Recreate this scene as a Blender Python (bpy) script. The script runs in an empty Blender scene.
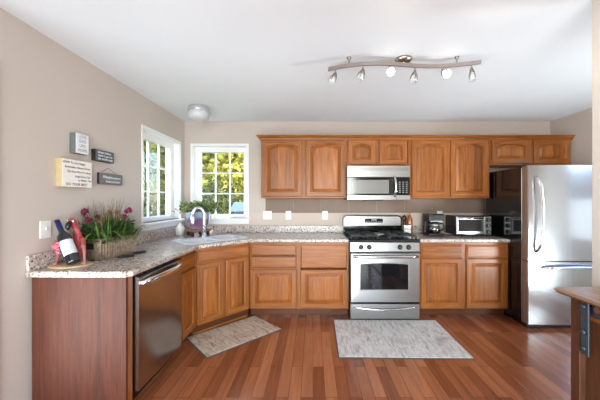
import bpy, bmesh, math, random
from mathutils import Vector, Matrix
SC = bpy.context.scene
COL = SC.collection
PI = math.pi
F = 287.0            # focal length in pixels of the 600x400 frame
EYE = 1.30

# ------------------------------------------------------------------ camera
cam_d = bpy.data.cameras.new('camera')
cam = bpy.data.objects.new('camera', cam_d); COL.objects.link(cam)
cam.location = (0, 0, EYE); cam.rotation_euler = (PI/2, 0, 0)
cam_d.sensor_width = 36.0; cam_d.lens = F/600*36
cam_d.shift_x = -13/600; cam_d.shift_y = 1/600
cam_d.clip_start = 0.02
SC.camera = cam

# ------------------------------------------------------------------ sky, sun, area lights, exposure
world = bpy.data.worlds.new('world'); SC.world = world
world.use_nodes = True
wn = world.node_tree.nodes; wl = world.node_tree.links
wn.clear()
wo = wn.new('ShaderNodeOutputWorld'); bg = wn.new('ShaderNodeBackground'); sky = wn.new('ShaderNodeTexSky')
sky.sky_type = 'NISHITA'; sky.sun_disc = False; sky.sun_elevation = math.radians(48); sky.sun_rotation = math.radians(210)
bg.inputs['Strength'].default_value = 1.15
wl.new(sky.outputs['Color'], bg.inputs['Color']); wl.new(bg.outputs['Background'], wo.inputs['Surface'])

sun_d = bpy.data.lights.new('sun', 'SUN'); sun_d.energy = 8; sun_d.angle = math.radians(0.6); sun_d.color = (1, .95, .86)
sun = bpy.data.objects.new('sun', sun_d); COL.objects.link(sun)
sun.rotation_euler = Vector((0.50, 0.62, -0.62)).to_track_quat('-Z', 'Y').to_euler()

def area(name, loc, direction, sx, sy, energy, color=(1, 1, 1), spread=180):
    d = bpy.data.lights.new(name, 'AREA'); d.shape = 'RECTANGLE'; d.size = sx; d.size_y = sy; d.energy = energy; d.color = color; d.spread = math.radians(spread)
    o = bpy.data.objects.new(name, d); COL.objects.link(o); o.location = loc
    o.rotation_euler = Vector(direction).to_track_quat('-Z', 'Y').to_euler()
    return o
DAY = (.79, .94, 1)
area('patio_door_daylight', (0.1, -3.05, 1.25), (0, 1, 0.0), 2.6, 2.0, 116, DAY)
area('slider_daylight', (3.28, 2.50, 1.08), (-1, 0, 0.0), 2.0, .48, 3, DAY)
area('right_ceiling_fill', (3.1, 1.40, .45), (-.75, .8, .85), .5, .6, 33, DAY, 120)  # added fill lamp inside the right wall, lifts the back ceiling
area('doorway_ceiling_fill', (-1.80, .97, .5), (1, 1.5, 1.0), 1.0, .95, 14, DAY, 120)  # added fill aimed up from the doorway, evens out the ceiling
area('flash_bounced_off_ceiling', (0.2, -1.3, 0.5), (0.03, 1.2, 1), 2.6, 1.2, 62, DAY)

SC.view_settings.view_transform = 'Standard'; SC.view_settings.look = 'None'
SC.view_settings.exposure = 0.42; SC.view_settings.gamma = 1.0; SC.view_settings.use_curve_mapping = False
SC.cycles.max_bounces = 8; SC.cycles.diffuse_bounces = 5; SC.cycles.transparent_max_bounces = 12
SC.cycles.caustics_reflective = False; SC.cycles.caustics_refractive = False
SC.cycles.use_denoising = True; SC.cycles.sample_clamp_indirect = 6

# ------------------------------------------------------------------ helpers
def srgb(r, g, b):
    f = lambda c: c/12.92 if c <= .04045 else ((c+.055)/1.055)**2.4
    return (f(r/255), f(g/255), f(b/255), 1)
def P(px, py, y):
    return Vector(((px-313)*y/F, y, EYE-(py-201)*y/F))

class MB:
    def __init__(s): s.v = []; s.f = []; s.m = []; s.s = []
    def add(s, verts, faces, mat, smooth=False, mats=None):
        o = len(s.v); s.v += [tuple(v) for v in verts]
        for i, f in enumerate(faces):
            s.f.append([o+k for k in f]); s.m.append(mats[i] if mats else mat); s.s.append(smooth)
        return s
    def bm(s, bm, mat, smooth=False, M=None):
        bm.verts.index_update()
        vs = [(M @ v.co if M else v.co.copy()) for v in bm.verts]
        s.add(vs, [[v.index for v in f.verts] for f in bm.faces], mat, smooth); bm.free(); return s
    def box(s, x0, x1, y0, y1, z0, z1, mat, bev=0, seg=2, M=None):
        b = bmesh.new(); bmesh.ops.create_cube(b, size=1)
        for v in b.verts:
            v.co = Vector((x0+(v.co.x+.5)*(x1-x0), y0+(v.co.y+.5)*(y1-y0), z0+(v.co.z+.5)*(z1-z0)))
        if bev: bmesh.ops.bevel(b, geom=list(b.edges), offset=bev, segments=seg, profile=.5, affect='EDGES', clamp_overlap=True)
        return s.bm(b, mat, False, M)
    def loops(s, L, mat, cap0=False, cap1=False, smooth=False, segm=None, closed=True):
        n = len(L[0]); vs = [p for l in L for p in l]; fs = []; ms = []
        for i in range(len(L)-1):
            for k in range(n if closed else n-1):
                a = i*n+k; b = i*n+(k+1) % n
                fs.append([a, b, b+n, a+n]); ms.append(segm[k] if segm else mat)
        if cap0: fs.append(list(range(n))[::-1]); ms.append(mat)
        if cap1: fs.append([(len(L)-1)*n+k for k in range(n)]); ms.append(mat)
        return s.add(vs, fs, mat, smooth, ms)
    def tube(s, pts, r, mat, n=10, cap=True, flat=None):
        pts = [Vector(p) for p in pts]; L = []
        rr = r if isinstance(r, (list, tuple)) else [r]*len(pts)
        prev = None
        for i, p in enumerate(pts):
            t = (pts[min(i+1, len(pts)-1)]-pts[max(i-1, 0)]).normalized()
            if prev is None:
                a = Vector((0, 0, 1)) if abs(t.z) < .9 else Vector((1, 0, 0))
                u = t.cross(a).normalized()
            else: u = (prev - t*prev.dot(t)).normalized()
            prev = u; w = t.cross(u)
            k = flat or 1
            L.append([p+rr[i]*(math.cos(2*PI*j/n)*u+k*math.sin(2*PI*j/n)*w) for j in range(n)])
        return s.loops(L, mat, cap, cap, True)
    def cyl(s, p0, p1, r, mat, n=20, bev=0.0):
        p0 = Vector(p0); p1 = Vector(p1)
        if bev:
            d = (p1-p0).normalized()*bev
            return s.tube4([(p0, r-bev), (p0+d, r), (p1-d, r), (p1, r-bev)], mat, n)
        return s.tube4([(p0, r), (p1, r)], mat, n)
    def tube4(s, prs, mat, n=20):
        t = (Vector(prs[-1][0])-Vector(prs[0][0])).normalized()
        a = Vector((0, 0, 1)) if abs(t.z) < .9 else Vector((1, 0, 0))
        u = t.cross(a).normalized(); w = t.cross(u)
        L = [[Vector(p)+r*(math.cos(2*PI*j/n)*u+math.sin(2*PI*j/n)*w) for j in range(n)] for p, r in prs]
        return s.loops(L, mat, True, True, len(prs) > 2)
    def lathe(s, prof, mat, n=24, M=None, cap0=True, cap1=True, sx=1, sy=1):
        L = []
        for r, z in prof:
            l = [Vector((sx*r*math.cos(2*PI*j/n), sy*r*math.sin(2*PI*j/n), z)) for j in range(n)]
            L.append([M @ p for p in l] if M else l)
        return s.loops(L, mat, cap0, cap1, True)
    def ball(s, c, r, mat, n=12, sx=1, sy=1, sz=1):
        c = Vector(c); pr = [(max(r*math.sin(PI*i/n), 1e-4), -r*math.cos(PI*i/n)) for i in range(n+1)]
        return s.lathe(pr, mat, 2*n, Matrix.Translation(c) @ Matrix.Diagonal((sx, sy, sz, 1)))
    def prism(s, poly, z0, z1, mat, M=None):
        L = [[Vector((x, y, z)) for x, y in poly] for z in (z0, z1)]
        if M: L = [[M @ p for p in l] for l in L]
        return s.loops(L, mat, True, True)
    def leaf(s, p, d, length, width, mat, rnd, bend=.3):
        d = Vector(d).normalized(); up = Vector((rnd.uniform(-1, 1), rnd.uniform(-1, 1), rnd.uniform(.2, 1)))
        w = d.cross(up); w = w.normalized() if w.length > 1e-5 else Vector((1, 0, 0))
        nn = w.cross(d)
        a = Vector(p); m = a+d*length*.5+nn*length*bend*.3; e = a+d*length-nn*length*bend*.2
        return s.add([a, m+w*width*.5, e, m-w*width*.5], [[0, 1, 2, 3]], mat)
    def blade(s, p, d, length, width, mat, droop=.6, n=6):
        d = Vector(d).normalized(); w = d.cross(Vector((0, 0, 1)))
        w = w.normalized() if w.length > 1e-3 else Vector((1, 0, 0))
        pos = Vector(p); vs = []
        for i in range(n+1):
            t = i/n; ww = width*(.5+.5*math.sin(PI*min(1, t*1.2+.15))) * (1-t**3)+.0006
            vs += [pos-w*ww*.5, pos+w*ww*.5]
            pos = pos+d*length/n; d = (d-Vector((0, 0, droop/n))).normalized()
        return s.add(vs, [[2*i, 2*i+1, 2*i+3, 2*i+2] for i in range(n)], mat)
    def build(s, name, parent=None, loc=None):
        me = bpy.data.meshes.new(name); mats = []
        for m in s.m:
            if m not in mats: mats.append(m)
        me.from_pydata(s.v, [], s.f)
        for m in mats: me.materials.append(m)
        me.polygons.foreach_set('material_index', [mats.index(m) for m in s.m])
        me.polygons.foreach_set('use_smooth', s.s)
        b = bmesh.new(); b.from_mesh(me); bmesh.ops.recalc_face_normals(b, faces=b.faces); b.to_mesh(me); b.free()
        me.update()
        o = bpy.data.objects.new(name, me); COL.objects.link(o)
        if parent: o.parent = parent
        if loc: o.location = loc
        return o

def tag(o, label, cat, group=None, kind=None):
    o['label'] = label; o['category'] = cat
    if group: o['group'] = group
    if kind: o['kind'] = kind
    return o
def thing(name, label, cat, loc=(0, 0, 0), rz=0, group=None):
    o = bpy.data.objects.new(name, None); COL.objects.link(o); o.empty_display_size = .05
    o.location = loc; o.rotation_euler = (0, 0, rz)
    return tag(o, label, cat, group)
def struct(o, label=None):
    o['kind'] = 'structure'
    if label: o['label'] = label
    return o

# ------------------------------------------------------------------ materials
class NT:
    def __init__(s, name):
        s.mat = bpy.data.materials.new(name); s.mat.use_nodes = True; s.t = s.mat.node_tree
        s.p = s.t.nodes['Principled BSDF']; s.out = s.t.nodes['Material Output']
    def n(s, typ, **kw):
        nd = s.t.nodes.new('ShaderNode'+typ)
        for k, v in kw.items():
            if hasattr(nd, k): setattr(nd, k, v)
        return nd
    def l(s, a, b): s.t.links.new(a, b)
    def coords(s, scale, rnd=True, rot=(0, 0, 0)):
        tc = s.n('TexCoord'); mp = s.n('Mapping'); mp.inputs['Scale'].default_value = scale; mp.inputs['Rotation'].default_value = rot
        if rnd:
            oi = s.n('ObjectInfo'); vm = s.n('VectorMath', operation='MULTIPLY_ADD')
            cb = s.n('CombineXYZ'); s.l(oi.outputs['Random'], cb.inputs[0]); s.l(oi.outputs['Random'], cb.inputs[1]); s.l(oi.outputs['Random'], cb.inputs[2])
            vm.inputs[1].default_value = (7.3, 5.1, 9.7); s.l(cb.outputs[0], vm.inputs[0]); s.l(tc.outputs['Object'], vm.inputs[2])
            s.l(vm.outputs[0], mp.inputs['Vector'])
        else: s.l(tc.outputs['Object'], mp.inputs['Vector'])
        return mp.outputs['Vector']
    def noise(s, vec, scale, detail=4, rough=.55, dist=0):
        nd = s.n('TexNoise'); nd.inputs['Scale'].default_value = scale; nd.inputs['Detail'].default_value = detail
        nd.inputs['Roughness'].default_value = rough; nd.inputs['Distortion'].default_value = dist
        s.l(vec, nd.inputs['Vector']); return nd.outputs['Fac']
    def ramp(s, fac, stops, interp='LINEAR'):
        nd = s.n('ValToRGB'); cr = nd.color_ramp; cr.interpolation = interp
        while len(cr.elements) < len(stops): cr.elements.new(.5)
        for e, (p, c) in zip(cr.elements, stops): e.position = p; e.color = c
        s.l(fac, nd.inputs['Fac']); return nd.outputs['Color']
    def mix(s, fac, a, b, blend='MIX'):
        nd = s.n('Mix'); nd.data_type = 'RGBA'; nd.blend_type = blend
        for sock, v in ((nd.inputs[0], fac), (nd.inputs[6], a), (nd.inputs[7], b)):
            if hasattr(v, 'is_output'): s.l(v, sock)
            else: sock.default_value = v
        return nd.outputs[2]
    def bump(s, h, strength=.2, dist=.002):
        nd = s.n('Bump'); nd.inputs['Strength'].default_value = strength; nd.inputs['Distance'].default_value = dist
        s.l(h, nd.inputs['Height']); s.l(nd.outputs['Normal'], s.p.inputs['Normal'])
    def set(s, **kw):
        names = dict(rough='Roughness', metal='Metallic', spec='Specular IOR Level', coat='Coat Weight', coatr='Coat Roughness', ior='IOR', trans='Transmission Weight', aniso='Anisotropic', sss='Subsurface Weight', sheen='Sheen Weight')
        for k, v in kw.items():
            i = s.p.inputs['Base Color' if k == 'col' else names[k]]
            if hasattr(v, 'is_output'): s.l(v, i)
            else: i.default_value = v
        return s.mat

def plain(name, col, rough=.5, metal=0, var=.06, scale=30, **kw):
    t = NT(name); v = t.coords((1, 1, 1)); f = t.noise(v, scale, 3)
    c = Vector(col[:3]); a = tuple(max(0, x*(1-var)) for x in c)+(1,); b = tuple(min(1, x*(1+var)) for x in c)+(1,)
    t.set(col=t.ramp(f, [(.3, a), (.7, b)]), rough=rough, metal=metal, **kw)
    return t.mat
def wood(name, axis, dark, mid, light, staves=False, rough=.38, coat=.06):
    t = NT(name)
    sc = [13, 13, 13]; sc[axis] = .9
    v = t.coords(tuple(sc)); f = t.noise(v, 2.0, 6, .62, 1.2)
    sc2 = [45, 45, 45]; sc2[axis] = 2.0
    f2 = t.noise(t.coords(tuple(sc2)), 2.5, 3, .6)
    col = t.ramp(f, [(.25, dark), (.5, mid), (.75, light)])
    col = t.mix(.35, col, t.ramp(f2, [(.3, dark), (.7, light)]))
    oi = t.n('ObjectInfo')
    hs = t.n('HueSaturation'); mr = t.n('MapRange'); mr.inputs[3].default_value = .90; mr.inputs[4].default_value = 1.10
    t.l(oi.outputs['Random'], mr.inputs[0]); t.l(mr.outputs[0], hs.inputs['Value']); t.l(col, hs.inputs['Color'])
    col = hs.outputs['Color']
    if staves:
        tc = t.n('TexCoord'); sx = t.n('SeparateXYZ'); t.l(tc.outputs['Object'], sx.inputs[0])
        m1 = t.n('Math', operation='MULTIPLY_ADD'); m1.inputs[1].default_value = 10.5; t.l(sx.outputs[0], m1.inputs[0])
        m0 = t.n('Math', operation='MULTIPLY'); m0.inputs[1].default_value = 37.0; t.l(oi.outputs['Random'], m0.inputs[0]); t.l(m0.outputs[0], m1.inputs[2])
        fl = t.n('Math', operation='FLOOR'); t.l(m1.outputs[0], fl.inputs[0])
        wnz = t.n('TexWhiteNoise'); wnz.noise_dimensions = '1D'; t.l(fl.outputs[0], wnz.inputs['W'])
        h2 = t.n('HueSaturation'); m2 = t.n('MapRange'); m2.inputs[3].default_value = .76; m2.inputs[4].default_value = 1.2
        t.l(wnz.outputs['Value'], m2.inputs[0]); t.l(m2.outputs[0], h2.inputs['Value']); t.l(col, h2.inputs['Color']); col = h2.outputs['Color']
    t.set(col=col, rough=rough, coat=coat, coatr=.2, spec=.32)
    t.bump(f2, .06, .001)
    return t.mat

HD, HM, HL = srgb(98, 50, 17), srgb(144, 81, 33), srgb(180, 112, 52)
wood_z = wood('honey_wood_upright', 2, HD, HM, HL)
wood_x = wood('honey_wood_level', 0, HD, HM, HL)
wood_panel = wood('honey_wood_staves', 2, HD, HM, HL, True)
wood_y = wood('honey_wood_depth', 1, HD, HM, HL)
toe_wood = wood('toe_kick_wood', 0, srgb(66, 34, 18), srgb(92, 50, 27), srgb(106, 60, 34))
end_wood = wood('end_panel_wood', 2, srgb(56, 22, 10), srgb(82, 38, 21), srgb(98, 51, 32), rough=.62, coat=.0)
island_top_wood = wood('island_top_wood', 1, srgb(112, 84, 66), srgb(148, 116, 94), srgb(172, 140, 116), rough=.35)
island_edge_wood = wood('island_edge_wood', 1, srgb(70, 44, 30), srgb(96, 62, 42), srgb(120, 82, 56))
island_wood = wood('island_body_wood', 2, srgb(54, 32, 21), srgb(80, 48, 31), srgb(102, 65, 44))

def mk_wall(name, c):
    t = NT(name); v = t.coords((1, 1, 1), False); f = t.noise(v, 1.3, 2); g = t.noise(v, 260, 2)
    c2 = tuple(x*.96 for x in c[:3])+(1,)
    t.set(col=t.ramp(f, [(.35, c2), (.65, c)]), rough=.75, spec=.25); t.bump(g, .05, .001)
    return t.mat
wall_m = mk_wall('beige_wall_paint', srgb(200, 187, 178))
band_m = mk_wall('cream_wall_band', srgb(208, 192, 181))
ceil_m = mk_wall('white_ceiling_paint', srgb(226, 227, 230))
trim_m = plain('white_trim_paint', srgb(238, 237, 236), .35, var=.01)
white_plastic = plain('white_plastic', srgb(236, 233, 228), .3, var=.01)

def mk_floor():
    t = NT('cherry_plank_floor'); tc = t.n('TexCoord')
    mp = t.n('Mapping'); mp.inputs['Rotation'].default_value = (0, 0, PI/2); t.l(tc.outputs['Object'], mp.inputs[0])
    br = t.n('TexBrick'); br.offset = .37; br.offset_frequency = 2
    for k, v in dict(Scale=1.0).items(): br.inputs[k].default_value = v
    br.inputs['Mortar Size'].default_value = .0012; br.inputs['Mortar Smooth'].default_value = .1; br.inputs['Bias'].default_value = 0
    br.inputs['Brick Width'].default_value = .95; br.inputs['Row Height'].default_value = .082
    br.inputs['Color1'].default_value = (0, 0, 0, 1); br.inputs['Color2'].default_value = (1, 1, 1, 1); br.inputs['Mortar'].default_value = (.5, .5, .5, 1)
    t.l(mp.outputs[0], br.inputs['Vector'])
    pl = t.ramp(br.outputs['Color'], [(0, srgb(126, 68, 40)), (.35, srgb(150, 86, 54)), (.7, srgb(164, 99, 64)), (1, srgb(182, 116, 80))])
    gv = t.n('Mapping'); gv.inputs['Scale'].default_value = (22, 1.3, 22); t.l(tc.outputs['Object'], gv.inputs[0])
    vm = t.n('VectorMath', operation='ADD'); t.l(gv.outputs[0], vm.inputs[0]); 
    sc = t.n('VectorMath', operation='SCALE'); sc.inputs['Scale'].default_value = 9; t.l(br.outputs['Color'], sc.inputs[0]); t.l(sc.outputs[0], vm.inputs[1])
    g = t.noise(vm.outputs[0], 1.6, 6, .6, .8)
    grain = t.ramp(g, [(.3, (.62, .58, .55, 1)), (.6, (1, 1, 1, 1)), (.8, (1.12, 1.1, 1.08, 1))])
    c = t.mix(.75, pl, grain, 'MULTIPLY')
    c = t.mix(br.outputs['Fac'], c, srgb(52, 24, 14))
    t.set(col=c, rough=.24, coat=.35, coatr=.12)
    inv = t.n('Math', operation='SUBTRACT'); inv.inputs[0].default_value = 1; t.l(br.outputs['Fac'], inv.inputs[1])
    t.bump(inv.outputs[0], .25, .001)
    return t.mat
floor_m = mk_floor()

def mk_granite():
    t = NT('speckled_granite_laminate'); v = t.coords((1, 1, 1), False)
    a = t.noise(v, 26, 5, .65); b = t.noise(v, 70, 3, .6); d = t.noise(v, 9, 3, .5)
    base = t.ramp(a, [(.3, srgb(138, 122, 112)), (.48, srgb(192, 178, 168)), (.7, srgb(216, 206, 198))])
    base = t.mix(.4, base, t.ramp(d, [(.3, srgb(168, 142, 126)), (.7, srgb(208, 204, 204))]))
    fleck = t.ramp(b, [(.53, (0, 0, 0, 1)), (.6, (1, 1, 1, 1))])
    c = t.mix(fleck, base, srgb(96, 78, 70))
    w = t.ramp(t.noise(v, 55, 2), [(.60, (0, 0, 0, 1)), (.66, (1, 1, 1, 1))])
    c = t.mix(w, c, srgb(226, 220, 216))
    return t.set(col=c, rough=.26, coat=.15, coatr=.15)
granite = mk_granite()

def mk_steel(name, col, rough, axis):
    t = NT(name); sc = [260, 260, 260]; sc[axis] = 3
    f = t.noise(t.coords(tuple(sc)), 1, 2)
    t.set(col=t.ramp(f, [(.3, tuple(c*.96 for c in col[:3])+(1,)), (.7, col)]), metal=1, rough=t.ramp(f, [(.3, (rough*.95,)*3+(1,)), (.7, (rough*1.05,)*3+(1,))]))
    return t.mat
steel = mk_steel('brushed_stainless', srgb(160, 159, 158), .32, 0)
steel_v = mk_steel('brushed_stainless_upright', srgb(180, 180, 182), .2, 2)
chrome = plain('polished_steel', srgb(222, 222, 224), .1, 1, .02)
nickel = plain('brushed_nickel', srgb(176, 164, 156), .3, 1, .04)
sink_steel = plain('sink_steel', srgb(222, 222, 223), .36, .45, .02)
black_gloss = plain('black_gloss_enamel', srgb(14, 14, 15), .12, 0, .05, coat=.5, coatr=.05)
black_plastic = plain('black_plastic', srgb(24, 24, 25), .38)
black_iron = plain('cast_iron', srgb(22, 22, 23), .55)
dark_glass = plain('dark_oven_glass', srgb(20, 20, 22), .05, 0, .02, coat=.6, coatr=.03)
grey_glass = plain('grey_microwave_window', srgb(124, 122, 118), .22, 0, .03, scale=400, coat=.4)
blue_grey_metal = plain('painted_black_steel', srgb(62, 68, 78), .45, .3)
edge_brown = plain('bronze_door_edge', srgb(150, 124, 106), .4, .3)
display_m = plain('display_black', srgb(10, 12, 14), .15)
key_m = plain('printed_key_grey', srgb(150, 152, 152), .5)
shade_black = plain('shadow_gap_black', srgb(16, 14, 13), .8)  # flat black painting the dark inside outlet slots and the basket handle hole

def emis(name, col, strength):
    t = NT(name); t.p.inputs['Base Color'].default_value = col
    t.p.inputs['Emission Color'].default_value = col; t.p.inputs['Emission Strength'].default_value = strength
    return t.mat
bulb_on = emis('lit_halogen_lens', (1, .95, .87, 1), 7)
def clear(name, tint, gloss, rough=.02):
    t = NT(name); t.t.nodes.remove(t.p)
    tr = t.n('BsdfTransparent'); tr.inputs['Color'].default_value = tint
    gl = t.n('BsdfGlossy'); gl.inputs['Roughness'].default_value = rough
    mx = t.n('MixShader'); mx.inputs[0].default_value = gloss
    t.l(tr.outputs[0], mx.inputs[1]); t.l(gl.outputs[0], mx.inputs[2]); t.l(mx.outputs[0], t.out.inputs['Surface'])
    return t.mat
pane_m = clear('window_glass', (.97, .98, .98, 1), .05)
frost_m = plain('frosted_lamp_glass', srgb(238, 238, 238), .3, 0, .01, trans=.35)

# ------------------------------------------------------------------ room shell
XL, XR, YB, ZC, YR = -1.72, 3.17, 3.84, 2.364, -3.2
m = MB(); m.box(XL-.2, XR+.2, YR-.2, YB+.2, -.12, 0, floor_m); struct(m.build('floor'), 'reddish cherry plank floor')
m = MB(); m.box(XL-.25, XR+.25, YR-.2, YB+.25, ZC, ZC+.25, ceil_m); struct(m.build('ceiling'), 'smooth white ceiling')
WZ0, WZ1 = 1.072, 2.04
BX0, BX1 = -1.610, -.885
m = MB()
m.box(XL-.2, BX0, YB, YB+.13, 0, ZC, wall_m); m.box(BX1, XR+.2, YB, YB+.13, 0, ZC, wall_m)
m.box(BX0, BX1, YB, YB+.13, 0, WZ0, wall_m); m.box(BX0, BX1, YB, YB+.13, WZ1, ZC, wall_m)
struct(m.build('wall_back'), 'beige back wall')
LY0, LY1, OP0, OP1 = 2.90, 3.70, .45, 1.50
m = MB()
m.box(XL-.13, XL, OP1, LY0, 0, ZC, wall_m); m.box(XL-.13, XL, LY1, YB, 0, ZC, wall_m)
m.box(XL-.13, XL, LY0, LY1, 0, WZ0, wall_m); m.box(XL-.13, XL, LY0, LY1, WZ1, ZC, wall_m)
m.box(XL-.13, XL, OP0, OP1, 2.04, ZC, wall_m); m.box(XL-.13, XL, YR, OP0, 0, ZC, wall_m)
struct(m.build('wall_left'), 'beige left wall')
SY0, SY1 = 1.58, 2.74
m = MB(); m.box(XR, XR+.2, YR, SY0, 0, ZC, wall_m); m.box(XR, XR+.2, SY1, YB, 0, ZC, wall_m); m.box(XR, XR+.2, SY0, SY1, 2.1, ZC, wall_m); struct(m.build('wall_right'), 'beige right wall')
m = MB()
for y in (SY0, (SY0+SY1)/2-.03, SY1-.06): m.box(XR+.01, XR+.06, y, y+.06, 0, 2.1, trim_m, .003)
for z in (0, 2.04): m.box(XR+.01, XR+.06, SY0, SY1, z, z+.06, trim_m, .003)
struct(m.build('window_3'), 'patio slider frame in the right wall')
m = MB()  # slats added out of view to give the refrigerator pale streaked reflections
for k in range(9): m.box(XR-.03, XR-.012, 1.60+k*.075, 1.67+k*.075, .02, 2.08, trim_m, .003)
struct(m.build('trim_4'), 'unseen white slats added at the patio slider for refrigerator reflections')
m = MB(); m.box(1.49, 1.62, 1.385, 1.495, 0, ZC, wall_m); struct(m.build('wall_partition'), 'partition wall end at the right edge')
cream_trim = plain('cream_trim_paint', srgb(206, 197, 188), .5, var=.01)
m = MB(); m.box(1.462, 1.49, 1.375, 1.505, 0, ZC, cream_trim, .003); struct(m.build('trim_1'), 'white casing on the partition end')
m = MB(); m.box(XL, XL+.015, OP1, OP1+.055, 0, 2.08, trim_m, .004); m.box(XL, XL+.015, OP0-.055, OP0, 0, 2.08, trim_m, .004); m.box(XL, XL+.015, OP0, OP1, 2.04, 2.08, trim_m, .004)
struct(m.build('trim_2'), 'white casing of the left doorway')
m = MB()
m.box(XL-.2, -1.3, YR-.2, YR, 0, ZC, wall_m); m.box(1.5, XR+.2, YR-.2, YR, 0, ZC, wall_m); m.box(-1.3, 1.5, YR-.2, YR, 2.2, ZC, wall_m)
struct(m.build('wall_rear'), 'wall behind the camera with a wide patio opening')
m = MB(); m.box(-.862, 2.42, YB-.004, YB, .973, 1.139, band_m, .0015); struct(m.build('trim_3'), 'cream band on the back wall above the worktop backsplash')

m = MB(); m.box(-3.2, XL-.2, -.3, -.2, 0, ZC, wall_m); m.box(-3.2, XL-.2, 2.1, 2.2, 0, ZC, wall_m); m.box(-3.3, -3.2, -.3, 2.2, 0, ZC, wall_m); m.box(-3.3, XL-.2, -.3, 2.2, ZC, ZC+.1, ceil_m); m.box(-3.3, XL-.2, -.3, 2.2, -.1, 0, floor_m)  # enclosed box added out of view so no sun enters the doorway
struct(m.build('wall_hall'), 'closed hall added unseen beyond the left doorway to stop the sun')

taupe_m = plain('taupe_wall_strip', srgb(136, 116, 104), .5, var=.03, scale=8, spec=.2)  # row of thin boxes in a darker taupe than the wall paint
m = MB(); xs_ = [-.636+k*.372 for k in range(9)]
for k in range(8): m.box(xs_[k]+.001, min(xs_[k+1], 2.30)-.001, YB-.004, YB, 1.141, 1.334, taupe_m, .001)
struct(m.build('trim_5'), 'darker taupe strip of wall under the wall cabinets')

def window(name, M, w, z0, z1, cols, rows, vx0, vx1, vz0, vz1, deep, label):
    # local: x along the wall (viewer's right), y outward, z up; opening x 0..w
    def T(mb): mb.v = [tuple(M @ Vector(v)) for v in mb.v]; return mb
    casing = MB(); c = .028
    casing.box(-c, 0, -.008, -.0005, z0, z1, trim_m, .002); casing.box(w, w+c, -.008, -.0005, z0, z1, trim_m, .002); casing.box(-c, w+c, -.008, -.0005, z1, z1+c, trim_m, .002)
    # jamb lining
    casing.box(.0005, .006, .0, .13, z0+.006, z1-.006, trim_m); casing.box(w-.006, w-.0005, .0, .13, z0+.006, z1-.006, trim_m); casing.box(.0005, w-.0005, 0, .13, z1-.006, z1-.0005, trim_m); casing.box(.0005, w-.0005, .071, .13, z0+.0005, z0+.006, trim_m)
    root = struct(T(casing).build(name), label)
    fr = MB()
    fr.box(.006, vx0, deep-.03, deep+.03, z0+.006, z1-.006, trim_m, .003); fr.box(vx1, w-.006, deep-.03, deep+.03, z0+.006, z1-.006, trim_m, .003)
    fr.box(vx0, vx1, deep-.03, deep+.03, z0+.006, vz0, trim_m, .003); fr.box(vx0, vx1, deep-.03, deep+.03, vz1, z1-.006, trim_m, .003)
    T(fr).build('window_frame', root)
    mu = MB(); b = .008
    for i in range(1, cols):
        x = vx0+(vx1-vx0)*i/cols; mu.box(x-b, x+b, deep-.012, deep+.012, vz0, vz1, trim_m, .002)
    for i in range(1, rows):
        z = vz0+(vz1-vz0)*i/rows; mu.box(vx0, vx1, deep-.011, deep+.011, z-b, z+b, trim_m, .002)
    T(mu).build('muntin_grid', root)
    g = MB(); g.box(vx0, vx1, deep-.002, deep+.002, vz0, vz1, pane_m); T(g).build('pane', root)
    s = MB(); s.box(-.045, w+.045, -.05, .07, z0-.026, z0, trim_m, .006); s.box(-.03, w+.03, -.014, 0, z0-.078, z0-.026, trim_m, .004)
    T(s).build('window_sill', root)
window('window_1', Matrix.Translation((BX0, YB, 0)), BX1-BX0, WZ0, WZ1, 3, 3, .075, .665, 1.118, 1.965, .105, 'white corner window over the sink in the back wall')
window('window_2', Matrix.Translation((XL, LY0, 0)) @ Matrix.Rotation(PI/2, 4, 'Z'), LY1-LY0, WZ0, WZ1, 3, 3, .05, .70, 1.125, 1.965, .10, 'white window in the left wall')

# ------------------------------------------------------------------ outside
lawn_m = plain('lawn', srgb(92, 108, 52), .9, var=.3, scale=6)
m = MB(); m.box(-30, 12, YB+.3, 40, -.5, -.35, lawn_m); m.box(-30, XL-.3, -8, YB+.3, -.5, -.35, lawn_m)
struct(m.build('ground_outside'), 'lawn outside the windows')
m = MB()  # boards added out of view to dim the sky that the refrigerator reflects
for k in range(60): m.box(6.0, 6.04, -4+k*.2, -4+k*.2+.19, -.35, 2.1, plain('sky_blocker_grey', srgb(120, 118, 116), .8) if k == 0 else bpy.data.materials['sky_blocker_grey'])
struct(m.build('sky_blocker'), 'unseen board screen added outside the patio slider to block sky')
bark = plain('bark', srgb(110, 98, 86), .9, var=.25, scale=18)
def leafmat(name, a, b, c):
    t = NT(name); v = t.coords((1, 1, 1)); f = t.noise(v, 2.2, 4, .7)
    col = t.ramp(f, [(.3, a), (.5, b), (.68, c)])
    t.set(col=col, rough=.6)
    tl = t.n('BsdfTranslucent'); t.l(col, tl.inputs['Color']); mx = t.n('MixShader'); mx.inputs[0].default_value = .35
    t.l(t.p.outputs[0], mx.inputs[1]); t.l(tl.outputs[0], mx.inputs[2]); t.l(mx.outputs[0], t.out.inputs['Surface'])
    return t.mat
leaf_gold = leafmat('golden_green_leaves', srgb(140, 138, 52), srgb(196, 188, 78), srgb(226, 218, 130))
leaf_olive = leafmat('olive_leaves', srgb(72, 84, 36), srgb(120, 124, 54), srgb(176, 172, 92))
leaf_dark = leafmat('dark_hedge_leaves', srgb(40, 50, 28), srgb(70, 78, 40), srgb(104, 106, 56))
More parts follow.
